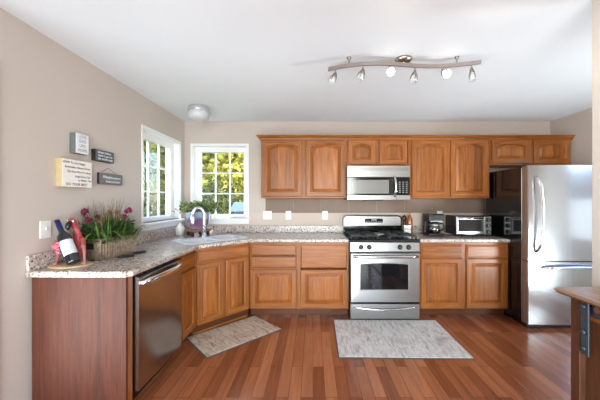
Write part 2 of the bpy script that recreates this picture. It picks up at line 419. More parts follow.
def tree(loc, h, r, mat, n, ls, seed, label, trunk=True, name='tree', group='trees outside the windows', zlo=.25):
    rnd = random.Random(seed)
    t = thing(name, label, 'tree' if name == 'tree' else 'shrub', loc, 0, group)
    if trunk:
        b = MB(); b.tube([(0, 0, -.05), (.05, 0, h*.4), (-.04, .05, h*.75)], [.16, .12, .05], bark, 8)
        for k in range(6):
            a = k*1.05+rnd.random(); z = h*(.3+.08*k)
            b.tube([(0, 0, z), (r*.35*math.cos(a), r*.35*math.sin(a), z+h*.12), (r*.7*math.cos(a), r*.7*math.sin(a), z+h*.2)], [.05, .035, .012], bark, 6)
        b.build('trunk', t)
    f = MB(); cl = []
    for k in range(60):
        a = rnd.uniform(0, 2*PI); zz = rnd.uniform(zlo, 1); rr = r*math.sqrt(rnd.random())*(1-.45*abs(zz-.55))
        cl.append((rr*math.cos(a), rr*math.sin(a), zz*h))
    for i in range(n):
        c = rnd.choice(cl); s = r*.34
        d = Vector((rnd.gauss(0, 1), rnd.gauss(0, 1), rnd.gauss(0, 1)))
        p = Vector(c)+d*s*.55
        f.leaf(p, d+Vector((0, 0, -.5)), ls*rnd.uniform(.7, 1.3), ls*.6, mat, rnd)
    f.build('crown', t)
    return t
G0 = -.35
tree((-2.6, 13.5, G0), 7.0, 2.3, leaf_gold, 9000, .3, 1, 'golden green tree seen through the right panes of the back window')
tree((-4.8, 12.0, G0), 6.6, 2.2, leaf_gold, 9000, .3, 2, 'golden tree seen through the left panes of the back window')
tree((-8.0, 12.5, G0), 7.5, 2.4, leaf_olive, 8000, .3, 3, 'olive green tree seen through the far panes of the left window')
tree((-7.0, 8.6, G0), 6.0, 1.7, leaf_olive, 6500, .22, 4, 'olive green tree nearest the left window', zlo=.32)
tree((-12.0, 18.0, G0), 9.0, 3.4, leaf_dark, 8000, .42, 5, 'dark tall tree behind the olive trees')
tree((-7.6, 19.0, G0), 9.0, 3.4, leaf_olive, 9000, .42, 15, 'tall olive tree far behind between the two golden trees')
tree((-3.0, 9.2, G0), 1.95, 1.0, leaf_dark, 2600, .12, 6, 'dark round shrub under the golden trees behind the back window', False, 'shrub', 'shrubs outside the windows', .05)
tree((-5.3, 9.4, G0), 1.9, 1.2, leaf_dark, 2600, .13, 7, 'dark shrub low in the far panes of the left window', False, 'shrub', 'shrubs outside the windows', .05)
tree((-5.0, 7.3, G0), 1.85, .9, leaf_dark, 2400, .11, 8, 'dark shrub low in the near panes of the left window', False, 'shrub', 'shrubs outside the windows', .05)
shed_m = plain('blue_grey_siding', srgb(84, 100, 122), .6, var=.04)
sh = thing('garden_shed', 'low blue grey garden shed seen through the lower right pane of the back window', 'shed', (-1.66, 7.9, G0))
m = MB()
for k in range(10): m.box(-.55, .55, 0, .8, k*.14, (k+1)*.14-.008, shed_m, .004)
m.build('wall', sh)
m = MB(); m.loops([[Vector((x, -.08, 1.4)), Vector((x, .4, 1.62)), Vector((x, .88, 1.4)), Vector((x, .88, 1.36)), Vector((x, -.08, 1.36))] for x in (-.62, .62)], shed_m, True, True); m.build('roof', sh)

# ------------------------------------------------------------------ cabinets
def door(par, x0, x1, z0, z1, arch=0.0, stile=.055, name='door', label=None):
    N = 12; t = .02
    def outer(i, y):
        pts = [(x0+i, z0+i), (x1-i, z0+i)]
        for k in range(N+1):
            f = k/N; pts.append((x1-i-(x1-x0-2*i)*f, z1-i))
        return [Vector((x, y, z)) for x, z in pts]
    def inner(i, y):
        a, b = x0+stile+i, x1-stile-i; zb = z0+stile+i; zt = z1-stile*.85-i
        pts = [(a, zb), (b, zb)]
        for k in range(N+1):
            f = k/N; q = (2*f-1)
            e = 1.0 if arch == 0 else math.sqrt(max(0, 1-(q*.86)**2)) ; e0 = math.sqrt(1-.86**2)
            drop = 0 if arch == 0 else arch*(1-(e-e0)/(1-e0))
            pts.append((b-(b-a)*f, zt-drop))
        return [Vector((x, y, z)) for x, z in pts]
    seg = [wood_x, wood_z]+[wood_x]*N+[wood_z]
    m = MB(); m.loops([outer(.006, 0), outer(.006, -.004), outer(0, -.006), outer(0, -.016), outer(.006, -t), inner(-.002, -t), inner(.008, -.012), inner(.008, -.003)], wood_z, segm=seg)
    d = m.build(name, par)
    if label: d['label'] = label
    q = MB(); q.loops([inner(.003, -.004), inner(.014, -.005), inner(.040, -.016), inner(.043, -.0165)], wood_panel, False, True)
    q.build('raised_panel', d)
    return d
def drawer(par, x0, x1, z0, z1, name='drawer'):
    m = MB()
    def R(i, y): return [Vector((x0+i, y, z0+i)), Vector((x1-i, y, z0+i)), Vector((x1-i, y, z1-i)), Vector((x0+i, y, z1-i))]
    m.loops([R(.006, 0), R(.006, -.004), R(0, -.006), R(0, -.013), R(.008, -.014), R(.013, -.02), R(.016, -.0205)], wood_x, False, True)
    return m.build(name, par)
def carcass(par, w, z0, z1, depth, stile=.02, rails=(), mids=(), toe=False):
    b = MB(); t = .016; y0 = .019
    b.box(0, t, y0, depth, z0, z1, wood_z); b.box(w-t, w, y0, depth, z0, z1, wood_z)
    b.box(t, w-t, y0, depth, z0, z0+t, wood_y); b.box(t, w-t, y0, depth, z1-t, z1, wood_y); b.box(t, w-t, depth-.008, depth, z0+t, z1-t, wood_z)
    b.build('carcass', par)
    f = MB()
    f.box(0, stile, 0, y0, z0, z1, wood_z, .001); f.box(w-stile, w, 0, y0, z0, z1, wood_z, .001)
    f.box(stile, w-stile, 0, y0, z0, z0+.03, wood_x, .001); f.box(stile, w-stile, 0, y0, z1-.03, z1, wood_x, .001)
    for z in rails: f.box(stile, w-stile, 0, y0, z-.02, z+.02, wood_x, .001)
    for x in mids: f.box(x-.025, x+.025, 0, y0-.001, z0+.03, z1-.03, wood_z, .001)
    f.build('face_frame', par)
    if toe:
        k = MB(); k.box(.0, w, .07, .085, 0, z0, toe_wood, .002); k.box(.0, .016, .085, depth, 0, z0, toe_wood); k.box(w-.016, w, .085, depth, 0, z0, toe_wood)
        k.build('toe_kick', par)
YF = 3.21; CB, CT = .095, .838
def base(label, loc, rz, w, drawers, doors, depth=.60, mids=()):
    t = thing('base_cabinet', label, 'cabinet', loc, rz, 'base cabinets')
    carcass(t, w, CB, CT, depth, .02, [.535] if len(drawers) > 1 else [.66], mids, True)
    for (a, b, c, d) in drawers: drawer(t, a, b, c, d)
    for (a, b, c, d) in doors: door(t, a, b, c, d)
    return t
xa = -.710
w1 = (298.6-313)/89.4-xa
base('honey wood base cabinet with two stacked drawers over one door', (xa, YF, 0), 0, w1, [(.014, w1-.022, .690, .814), (.014, w1-.022, .551, .680)], [(.014, w1-.022, .105, .536)])
xb = xa+w1; w2 = .398-xb
base('honey wood base cabinet with one tall drawer front, left of the gas range', (xb, YF, 0), 0, w2, [(.022, w2-.014, .551, .814)], [(.022, w2-.014, .105, .536)])
xc = 1.192; w3 = (464.0-313)/89.4-xc
base('honey wood base cabinet right of the gas range, under the coffee maker', (xc, YF, 0), 0, w3, [(.012, w3-.025, .668, .808)], [(.012, w3-.025, .102, .656)])
xd = xc+w3; w4 = (508-313)/89.4-xd
base('honey wood base cabinet beside the refrigerator, under the toaster oven', (xd, YF, 0), 0, w4, [(.02, w4-.018, .668, .808)], [(.02, w4-.018, .102, .656)])
XF = -1.13
base('narrow honey wood base cabinet between dishwasher and corner sink cabinet', (XF, 2.412, 0), PI/2, .338, [(.03, .31, .69, .812)], [(.03, .31, .105, .672)], .55)
pA, pB = Vector((XF, 2.757)), Vector((-.713, 3.207)); ang = math.atan2(pB.y-pA.y, pB.x-pA.x); wd = (pB-pA).length
t = thing('corner_sink_cabinet', 'diagonal honey wood corner cabinet with two doors under the sink', 'cabinet', (pA.x, pA.y, 0), ang)
cb = MB(); c45 = math.radians(45)
Mi = Matrix.Rotation(-ang, 4, 'Z') @ Matrix.Translation((-pA.x, -pA.y, 0))
poly = [(pA.x-.005, pA.y+.02), (pB.x-.02, pB.y+.005), (pB.x-.02, 3.80), (-1.69, 3.80), (-1.69, pA.y+.02)]
L = [[Mi @ Vector((x, y, z)) for x, y in poly] for z in (CB, .60)]
cb.loops(L, wood_z, True, False); cb.build('carcass', t)
f = MB(); f.box(0, .03, 0, .019, CB, CT, wood_z, .001); f.box(wd-.03, wd, 0, .019, CB, CT, wood_z, .001); f.box(wd/2-.022, wd/2+.022, 0, .018, CB, .66, wood_z, .001)
f.box(.03, wd-.03, 0, .019, .81, CT, wood_x, .001); f.box(.03, wd-.03, 0, .019, .66, .70, wood_x, .001); f.box(.03, wd-.03, 0, .019, CB, CB+.03, wood_x, .001); f.build('face_frame', t)
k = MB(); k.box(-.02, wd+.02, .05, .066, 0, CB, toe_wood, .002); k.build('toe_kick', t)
k = MB(); k.box(.005, wd-.005, .032, .05, 0, .02, wood_x, .006); k.build('shoe_molding', t)
drawer(t, .014, wd-.014, .70, .818, 'drawer_front')
door(t, .014, wd/2-.012, .105, .686, 0, .05); door(t, wd/2+.012, wd-.014, .105, .686, 0, .05)

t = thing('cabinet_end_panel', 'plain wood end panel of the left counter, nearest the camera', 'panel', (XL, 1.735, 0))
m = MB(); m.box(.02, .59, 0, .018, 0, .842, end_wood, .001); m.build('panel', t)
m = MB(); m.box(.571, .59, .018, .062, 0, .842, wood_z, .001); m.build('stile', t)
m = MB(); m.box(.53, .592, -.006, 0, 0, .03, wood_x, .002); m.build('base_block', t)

# upper cabinets
YU = 3.51; UB, UT = 1.335, 2.06; SU = 81.8
ux = lambda px: (px-313)/SU
def upper(label, p0, p1, zb, doors, arch):
    x0, x1 = ux(p0), ux(p1)
    t = thing('wall_cabinet', label, 'cabinet', (x0, YU, 0), 0, 'wall cabinets')
    mids = [(ux(doors[0][1])+ux(doors[1][0]))/2-x0] if len(doors) > 1 else ()
    carcass(t, x1-x0-.001, zb, UT, YB-YU-.002, .022, (), mids)
    for a, b in doors: door(t, ux(a)-x0, ux(b)-x0, zb+.018, 2.044, arch)
    return t
upper('honey wood wall cabinet beside the back window, leftmost of the upper row', 261, 304, UB, [(263, 302.2)], .04)
upper('honey wood wall cabinet with one arched door, left of the microwave', 304, 346.5, UB, [(306, 345)], .04)
upper('short honey wood wall cabinet with two small doors over the microwave', 346.5, 410, 1.727, [(348, 375.5), (379, 407)], .035)
upper('tall honey wood wall cabinet with two arched doors between microwave and refrigerator', 410, 489.6, UB, [(411.5, 448), (450.3, 488)], .04)
upper('short honey wood wall cabinet with two arched doors over the refrigerator', 489.8, 570.8, 1.738, [(491.5, 529.5), (533, 569.5)], .035)
prof = [(0, 2.046), (.012, 2.048), (.016, 2.062), (.03, 2.074), (.042, 2.086), (.05, 2.088), (.05, 2.098), (0, 2.098)]
m = MB(); x0 = ux(261); L = []
for kind in range(3):
    l = []
    for o, z in prof:
        l.append(Vector({0: (x0-o, YB-.001, z), 1: (x0-o, YU-o, z), 2: (3.165, YU-o, z)}[kind]))
    L.append(l)
m.loops(L, wood_x, True, True); tag(m.build('crown_molding'), 'long honey wood crown molding along the top of the wall cabinets', 'molding')

# ------------------------------------------------------------------ worktops
CTZ, CBZ = .878, .840
u = Vector((math.cos(ang), math.sin(ang))); nrm = Vector((-math.sin(ang), math.cos(ang)))
SCN = (pA+pB)/2 + nrm*(.035+.225)      # sink centre
SW, SD = .36, .215                     # half sizes
def rrect(cx, cy, hx, hy, r, n=5):
    pts = []
    for (sx, sy, a0) in ((1, 1, 0), (-1, 1, PI/2), (-1, -1, PI), (1, -1, 3*PI/2)):
        for k in range(n+1):
            a = a0+PI/2*k/n; pts.append((cx+sx*(hx-r)+r*math.cos(a), cy+sy*(hy-r)+r*math.sin(a)))
    return pts
def sk(x, y): q = SCN+u*x+nrm*y; return (q.x, q.y)
def inset(poly, d):
    n = len(poly); out = []
    for i in range(n):
        a, b, c = Vector(poly[i-1]), Vector(poly[i]), Vector(poly[(i+1) % n])
        e1 = (b-a).normalized(); e2 = (c-b).normalized(); n1 = Vector((-e1.y, e1.x)); n2 = Vector((-e2.y, e2.x))
        k = (n1+n2); k = k/max(k.dot(n1), .2)
        out.append((b.x+k.x*d, b.y+k.y*d))
    return out
def fill_holes(mb, outer, holes, z, mat):
    b = bmesh.new(); edges = []
    for lp in [outer]+holes:
        vs = [b.verts.new((x, y, z)) for x, y in lp]
        edges += [b.edges.new((vs[i], vs[(i+1) % len(vs)])) for i in range(len(vs))]
    bmesh.ops.triangle_fill(b, use_beauty=True, use_dissolve=False, edges=edges)
    mb.bm(b, mat)
def slab(mb, poly, holes):
    prof = [(.012, CBZ), (.003, CBZ+.004), (0, CBZ+.013), (0, CTZ-.013), (.004, CTZ-.004), (.013, CTZ)]
    L = [[Vector((x, y, z)) for x, y in inset(poly, d)] for d, z in prof]
    mb.loops(L, granite, smooth=False)
    fill_holes(mb, inset(poly, .013), holes, CTZ, granite); fill_holes(mb, inset(poly, .012), holes, CBZ, granite)
    for h in holes: mb.loops([[Vector((x, y, z)) for x, y in h] for z in (CBZ, CTZ)], granite)
XCE = -1.092
dA = pA-nrm*.035; dB = pB-nrm*.035
sA = dA+u*((XCE-dA.x)/u.x); sB = dB+u*((3.178-dB.y)/u.y)
hole = [sk(x, y) for x, y in rrect(0, 0, SW-.012, SD-.012, .05)]
polyL = [(XL+.001, 1.712), (XCE-.03, 1.712), (XCE, 1.742), (sA.x, sA.y), (sB.x, sB.y), (.397, 3.178), (.397, YB-.001), (XL+.001, YB-.001)]
m = MB(); slab(m, polyL, [hole])
top = tag(m.build('countertop'), 'long speckled granite countertop running along left wall to the range', 'countertop')
m = MB()
m.box(XL+.001, XL+.02, 1.715, YB-.001, CTZ, .972, granite, .004); m.box(XL+.02, .397, YB-.02, YB-.001, CTZ, .972, granite, .004); m.build('backsplash', top)
polyR = [(1.186, 3.178), (2.185, 3.178), (2.185, YB-.001), (1.186, YB-.001)]
m = MB(); slab(m, polyR, [])
top2 = tag(m.build('countertop'), 'short speckled granite countertop between range and refrigerator', 'countertop')
m = MB(); m.box(1.186, 2.185, YB-.02, YB-.001, CTZ, .972, granite, .004); m.build('backsplash', top2)

# sink
S = Matrix.Translation((SCN.x, SCN.y, 0)) @ Matrix.Rotation(ang, 4, 'Z')
t = thing('kitchen_sink', 'double bowl stainless sink set diagonally in the corner of the countertop', 'sink', (SCN.x, SCN.y, CTZ), ang)
bowls = [(-.165, -.025, .150, .150), (.165, -.025, .150, .150)]
m = MB(); outer = rrect(0, 0, SW, SD, .06)
holes = [rrect(cx, cy, hx, hy, .05) for cx, cy, hx, hy in bowls]
m.loops([[Vector((x, y, z)) for x, y in rrect(0, 0, SW-d, SD-d, .06)] for d, z in ((-.001, .0005), (0, .005), (.006, .009))], sink_steel, smooth=True)
fill_holes(m, rrect(0, 0, SW-.006, SD-.006, .06), holes, .009, sink_steel); m.build('rim', t)
for cx, cy, hx, hy in bowls:
    m = MB(); m.loops([[Vector((x, y, z)) for x, y in rrect(cx, cy, hx-d, hy-d, .05)] for d, z in ((0, .009), (.004, .003), (.008, -.12), (.03, -.165), (.08, -.172))], sink_steel, False, True, True)
    b = m.build('bowl', t)
    m = MB(); m.lathe([(.04, -.1715), (.04, -.169), (.03, -.168), (.028, -.171)], chrome, 20, Matrix.Translation((cx, cy, 0))); m.build('drain', b)
fx, fy = sk(0, .178)
t = thing('kitchen_faucet', 'tall pale gooseneck pull-down faucet behind the sink', 'faucet', (fx, fy, CTZ+.009), math.radians(-62))
m = MB(); m.lathe([(.03, 0), (.03, .006), (.024, .014), (.02, .05), (.018, .06)], chrome, 20)
path = [(0, 0, .05), (0, 0, .15), (0, 0, .25)]+[(0, -.06+.06*math.cos(a), .25+.085*math.sin(a)) for a in [PI*k/10 for k in range(1, 10)]]+[(0, -.12, .245)]
m.tube(path, [.020]*3+[.018]*10, chrome, 14); m.build('spout', t)
m = MB(); m.tube([(0, -.12, .255), (0, -.122, .22), (0, -.126, .17), (0, -.128, .15)], [.020, .022, .025, .023], chrome, 14); m.build('spray_head', t)
m = MB(); m.tube([(.015, 0, .06), (.04, 0, .064)], .012, chrome); m.tube([(.035, 0, .064), (.06, -.01, .09), (.075, -.02, .13)], [.008, .007, .006], chrome); m.build('handle', t)

# ------------------------------------------------------------------ dishwasher
t = thing('dishwasher', 'stainless dishwasher with bowed bar handle in the left counter run', 'dishwasher', (XF, 1.80, 0), PI/2)
w = .608
m = MB(); m.box(.012, w-.012, .02, .54, .1, .835, black_plastic); m.build('body', t)
m = MB()
nx = 12
def dwx(k): return .012+(w-.024)*k/nx
L = []
for k in range(nx+1):
    q = (2*k/nx-1); o = -.030-.006*(1-q*q)
    L.append([Vector((dwx(k), .018, .10)), Vector((dwx(k), o, .10)), Vector((dwx(k), o, .815)), Vector((dwx(k), .018, .828))])
m.loops(L, steel_v, True, True); m.build('door', t)
m = MB()
pts = []; 
for k in range(15):
    q = 2*k/14-1; pts.append((w/2+q*.265, -.040-.045*(1-q*q)**.8, .776+.004*(1-q*q)))
m.tube(pts, [.010]+[.015]*13+[.010], chrome, 12, True, 1.5)
m.box(.03, .055, -.05, -.03, .765, .79, chrome, .004); m.box(w-.055, w-.03, -.05, -.03, .765, .79, chrome, .004)
m.build('handle', t)
m = MB(); m.box(.012, w-.012, .045, .06, .002, .098, black_plastic); m.build('toe_kick', t)

# ------------------------------------------------------------------ gas range
RX0, RX1 = .405, 1.165; RW = RX1-RX0
t = thing('gas_range', 'stainless gas range with black cooktop between the base cabinets', 'stove', (RX0, 3.16, 0))
m = MB(); m.box(0, RW, 0, .64, .01, .845, black_gloss, .003); m.build('body', t)
m = MB()
m.loops([[Vector((x, y, z)) for y, z in ((-.025, .845), (-.03, .856), (-.02, .874), (.0, .880), (.57, .880), (.57, .845))] for x in (-.004, RW+.004)], black_gloss, True, True); m.build('cooktop', t)
m = MB(); m.loops([[Vector((x, y, z)) for y, z in ((0, .75), (-.03, .75), (-.024, .845), (0, .845))] for x in (.002, RW-.002)], steel, True, True)
cp = m.build('control_panel', t)
m = MB(); m.box(RW/2-.045, RW/2+.045, -.029, -.024, .776, .778, key_m); m.build('printed_line', cp)
for px in (361, 369.2, 400, 408.5):
    x = (px-313)/91.6-RX0
    m = MB(); m.tube4([((x, -.027, .796), .027), ((x, -.036, .796), .027), ((x, -.038, .796), .021), ((x, -.056, .797), .019), ((x, -.058, .797), .016)], black_plastic, 20); m.box(x-.004, x+.004, -.064, -.05, .779, .815, black_plastic, .002)
    m.build('knob', t)
m = MB(); m.box(.003, RW-.003, -.028, -.002, .735, .748, black_plastic, .002); m.build('vent_gap', t)
dm = MB()
# door with a window opening whose top edge is slightly arched
def wl(i, y):
    a, b, zb, zt = .112+i, RW-.128-i, .336+i, .618-i
    pts = [(a, zb), (b, zb)]+[(b-(b-a)*k/8, zt-.012*(2*k/8-1)**2) for k in range(9)]
    return [Vector((x, y, z)) for x, z in pts]
def ol(i, y):
    a, b, zb, zt = .004+i, RW-.004-i, .196+i, .732-i
    pts = [(a, zb), (b, zb)]+[(b-(b-a)*k/8, zt) for k in range(9)]
    return [Vector((x, y, z)) for x, z in pts]
dm.loops([ol(0, -.002), ol(0, -.035), ol(.006, -.042), wl(-.008, -.044), wl(0, -.040)], steel)
od = dm.build('oven_door', t)
m = MB(); m.loops([wl(-.003, -.036), wl(.002, -.0405)], dark_glass, True, True); m.build('oven_window', od)
m = MB(); pts = []
for k in range(13):
    q = 2*k/12-1; pts.append((RW/2+q*(RW/2-.03), -.062-.03*(1-q**4), .700))
m.tube(pts, .016, chrome, 12); m.box(.02, .05, -.07, -.036, .688, .712, chrome, .004); m.box(RW-.05, RW-.02, -.07, -.036, .688, .712, chrome, .004)
m.build('handle', od)
m = MB(); m.box(.004, RW-.004, -.036, -.002, .012, .176, steel, .005); dr = m.build('storage_drawer', t)
m = MB(); pts = []
for k in range(17):
    q = 2*k/16-1; pts.append((RW/2+q*(RW/2-.035), -.042-.022*(1-q*q), .150-.028*(1-q*q)))
m.tube(pts, [.006]+[.011]*15+[.006], chrome, 10); m.build('handle', dr)
# backguard
bgm = MB()
def bgl(i, y, z0=.88, z1=1.112):
    a, b = -.012+i, RW-.006-i; r = .05; pts = [(a, z0), (b, z0)]
    for k in range(7): an = PI/2*k/6; pts.append((b-r+r*math.cos(an), z1-i-r+r*math.sin(an)))
    for k in range(7): an = PI/2+PI/2*k/6; pts.append((a+r+r*math.cos(an), z1-i-r+r*math.sin(an)))
    return [Vector((x, y, z)) for x, z in pts]
bgm.loops([bgl(0, .66), bgl(0, .585), bgl(.004, .58)], black_gloss, True, True)
bgo = bgm.build('backguard', t)
m = MB()
def bp(i, y):
    a, b, z0, z1, r = .004+i, RW-.022-i, .978+i, 1.103-i, .04
    pts = [(a, z0), (b, z0)]
    for k in range(7): an = PI/2*k/6; pts.append((b-r+r*math.cos(an), z1-r+r*math.sin(an)))
    for k in range(7): an = PI/2+PI/2*k/6; pts.append((a+r+r*math.cos(an), z1-r+r*math.sin(an)))
    return [Vector((x, y, z)) for x, z in pts]
m.loops([bp(0, .579), bp(0, .570), bp(.004, .567)], steel, False, True); cpn = m.build('steel_fascia', bgo)
m = MB(); m.box(.268, .50, .558, .568, 1.020, 1.072, display_m, .004)
for k in range(7):
    m.box(.285+k*.03, .303+k*.03, .556, .559, 1.03, 1.036, key_m)
m.box(.35, .42, .556, .559, 1.048, 1.062, key_m); m.build('clock_panel', bgo)
# burners and grates
for (bx, by) in ((.17, .14), (.17, .42), (.59, .14), (.59, .42)):
    m = MB(); m.lathe([(.055, .880), (.055, .886), (.042, .892), (.04, .9), (.032, .904), (.001, .905)], black_iron, 20, Matrix.Translation((bx, by, 0))); m.build('burner', t)
m = MB(); m.lathe([(.04, .880), (.04, .9), (.034, .906), (.001, .908)], steel, 20, Matrix.Translation((RW/2, .28, 0)), sx=1.5); m.build('burner', t)
for gx0, gx1 in ((.02, .31), (.45, .74)):
    m = MB(); b = .007
    for x in (gx0, gx1): m.box(x-b, x+b, .03, .54, .905, .919, black_iron, .002)
    for y in (.03, .28, .54): m.box(gx0, gx1, y-b, y+b, .905, .919, black_iron, .002)
    for by in (.14, .42):
        cx = (gx0+gx1)/2
        m.box(gx0, cx-.03, by-b, by+b, .905, .922, black_iron, .002); m.box(cx+.03, gx1, by-b, by+b, .905, .922, black_iron, .002)
        m.box(cx-b, cx+b, by-.11, by-.03, .905, .922, black_iron, .002); m.box(cx-b, cx+b, by+.03, by+.11, .905, .922, black_iron, .002)
    for x in (gx0, gx1):
        for y in (.03, .54): m.box(x-b, x+b, y-b, y+b, .879, .906, black_iron)
    m.build('grate', t)
m = MB(); m.box(.325, .435, .04, .53, .8795, .886, black_iron, .003); m.box(.33, .43, .2, .36, .906, .915, steel, .003)
for x in (.333, .427): m.box(x-.004, x+.004, .05, .52, .886, .91, black_iron)
m.build('grate', t)
for x in (.05, RW-.05):
    m = MB(); m.cyl((x, .05, 0), (x, .05, .012), .02, black_plastic); m.build('foot', t)

# ------------------------------------------------------------------ microwave
MX0, MX1 = .406, 1.158; MW = MX1-MX0; YM = 3.435
mz = lambda py: EYE-(py-201)*YM/F
mx = lambda px: (px-313)*YM/F-MX0
t = thing('microwave', 'stainless over-the-range microwave under the short wall cabinet', 'microwave', (MX0, YM, 0))
zt, zb = 1.722, mz(200)
m = MB(); m.box(.003, MW-.003, .02, .40, zb+.003, zt, black_plastic, .003); m.build('body', t)
m = MB(); m.box(0, MW, -.012, .02, mz(177.2), zt, steel, .004)
for k in range(3): m.box(.02, MW-.02, -.0125, -.011, mz(170.5)+k*.012, mz(170.5)+k*.012+.002, black_plastic)
m.build('vent_grille', t)
m = MB(); m.box(0, mx(396.3), -.008, .02, mz(195), mz(177.4), black_gloss, .003); m.box(0, mx(396.3), -.012, .02, zb, mz(195.1), steel, .004); md = m.build('door', t)
m = MB(); m.box(mx(352), mx(388.8), -.0095, -.006, mz(193.6), mz(180), grey_glass, .001); m.build('window', md)
m = MB(); m.lathe([(.009, 0), (.009, .002), (.001, .0025)], key_m, 16, Matrix.Translation((mx(352), -.012, mz(197.5))) @ Matrix.Rotation(PI/2, 4, 'X')); m.build('badge', md)
m = MB(); pts = []
for k in range(13):
    q = 2*k/12-1; pts.append((mx(393.9)+.012*(1-q*q), -.018-.035*(1-q*q), mz(186.6)+q*.125))
m.tube(pts, [.010]+[.013]*11+[.010], chrome, 12); m.build('handle', md)
m = MB(); m.box(mx(396.6), MW, -.008, .02, mz(195), mz(177.4), black_gloss, .003); m.box(mx(396.6), MW, -.012, .02, zb, mz(195.1), steel, .004); cpn = m.build('control_panel', t)
m = MB()
for r in range(6):
    for c in range(3):
        x = mx(398.6)+c*.042; z = mz(192.6)+r*.024
        m.box(x, x+.022, -.0092, -.0075, z, z+.008, key_m)
m.box(mx(398.8), mx(407.4), -.0092, -.0075, mz(180.3), mz(178.6), display_m); m.build('keypad', cpn)
m = MB(); m.box(.22, .44, .02, .16, zb-.008, zb+.004, black_plastic, .002); m.build('lamp_cover', t)

# ------------------------------------------------------------------ refrigerator
FX0, FX1, FY = 2.187, 3.05, 2.92
t = thing('refrigerator', 'stainless bottom-freezer refrigerator with glossy black sides', 'refrigerator', (FX0, FY, 0)); FW = FX1-FX0
m = MB(); m.box(-.004, FW, .085, .71, .03, 1.655, black_gloss, .006); m.build('body', t)
def fdoor(name, z0, z1):
    m = MB(); L = []; n = 16
    for z in (z0, z1):
        l = [Vector((0, .078, z)), Vector((0, .012, z))]
        for k in range(n+1):
            q = 2*k/n-1; l.append(Vector((FW/2+q*(FW/2-.006), -.016*(1-q*q), z)))
        l += [Vector((FW, .012, z)), Vector((FW, .078, z))]; L.append(l)
    segm = [edge_brown, edge_brown]+[steel_v]*n+[edge_brown]*3
    m.loops(L, edge_brown, True, True, segm=segm)
    return m.build(name, t)
d1 = fdoor('upper_door', .692, 1.664); d2 = fdoor('freezer_drawer', .045, .680)
m = MB(); m.box(.01, FW-.01, .04, .085, .672, .70, black_plastic); m.build('gasket', t)
m = MB(); hx = (538-313)/98.3-FX0; pts = []
for k in range(17):
    q = 2*k/16-1; pts.append((hx-.03+.035*(1-q*q)**.8, -.012-.055*(1-q**4)**.6, 1.165+q*.385))
m.tube(pts, [.012]+[.014]*15+[.012], chrome, 12); m.build('handle', d1)
m = MB(); pts = []
for k in range(17):
    q = 2*k/16-1; pts.append((FW/2+.01+q*.31, -.014-.055*(1-q**4)**.6, .625+.012*(1-q*q)))
m.tube(pts, [.012]+[.014]*15+[.012], chrome, 12); m.build('handle', d2)
m = MB(); m.box(.01, FW-.01, .03, .085, .004, .044, black_plastic, .003); m.build('base_grille', t)
for x in (.04, FW-.04):
    m = MB(); m.cyl((x, .06, 0), (x, .06, .03), .018, black_plastic); m.build('foot', t)
m = MB(); m.box(.0, .07, .03, .12, 1.655, 1.676, black_plastic, .004); m.build('hinge_cover', t)

# ------------------------------------------------------------------ island with barn-door hardware
t = thing('kitchen_island', 'wood kitchen island with black barn door hardware at right edge', 'island', (1.13, 1.35, 0))
m = MB(); m.box(0, .62, -1.3, 0, .882, .897, island_top_wood, .004)
m.build('top', t)
m = MB(); m.box(.006, .614, -1.294, -.006, .874, .882, island_edge_wood, .003); m.build('under_molding', t)
for y in (-1.25, -.085):
    m = MB(); m.box(.045, .115, y, y+.045, 0, .874, island_wood, .003); m.build('corner_post', t)
m = MB(); m.box(.09, .58, -1.24, -.05, .05, .874, island_wood, .003); m.build('carcass', t)
m = MB(); m.box(.072, .09, -1.2, -.06, .02, .80, island_wood, .003); bd = m.build('barn_door', t)
m = MB(); m.box(.069, .072, -1.2, -.06, .785, .801, wood_y, .001); m.build('top_edge', bd)
m = MB(); m.box(.060, .068, -1.22, -.045, .805, .842, blue_grey_metal, .002); rl = m.build('rail', t)
m = MB(); m.cyl((.068, -.075, .823), (.046, -.075, .823), .012, blue_grey_metal); m.build('rail_bolt', rl)
for yc in (-.112, -.65):
    m = MB(); m.box(.040, .048, yc-.018, yc+.018, .635, .872, blue_grey_metal, .003); st = m.build('strap', bd)
    for z in (.665, .735, .845):
        m = MB(); m.tube4([((.040, yc, z), .011), ((.032, yc, z), .011), ((.029, yc, z), .007)], blue_grey_metal, 6); m.build('bolt', st)
    m = MB(); m.cyl((.049, yc-.048, .846), (.066, yc-.048, .846), .027, blue_grey_metal, 28, .003); m.cyl((.047, yc-.048, .846), (.05, yc-.048, .846), .014, nickel, 16); m.build('roller', bd)

# ------------------------------------------------------------------ rugs
def mk_rug(name, a, b, c, d, along):
    t = NT(name); tc = t.n('TexCoord')
    def V(s):
        mp = t.n('Mapping'); mp.inputs['Scale'].default_value = s; t.l(tc.outputs['Object'], mp.inputs[0]); return mp.outputs[0]
    s1 = (4, 26, 1) if along == 'x' else (26, 5, 1)
    s2 = (12, 50, 1) if along == 'x' else (50, 14, 1)
    f = t.noise(V(s1), 1.2, 5, .7, .4); g = t.noise(V(s2), 1.5, 3, .6); h = t.noise(V((2.6, 3.2, 1)), 1.3, 3)
    col = t.ramp(f, [(.30, a), (.44, b), (.56, c), (.75, b)])
    col = t.mix(t.ramp(h, [(.55, (0, 0, 0, 1)), (.72, (.55, .55, .55, 1))]), col, d)
    dk = t.ramp(g, [(.32, (.62, .6, .6, 1)), (.5, (1, 1, 1, 1))])
    col = t.mix(.7, col, dk, 'MULTIPLY')
    t.set(col=col, rough=.95, spec=.1); t.bump(g, .6, .003); return t.mat
rug_edge = plain('rug_binding', srgb(74, 68, 66), .9)
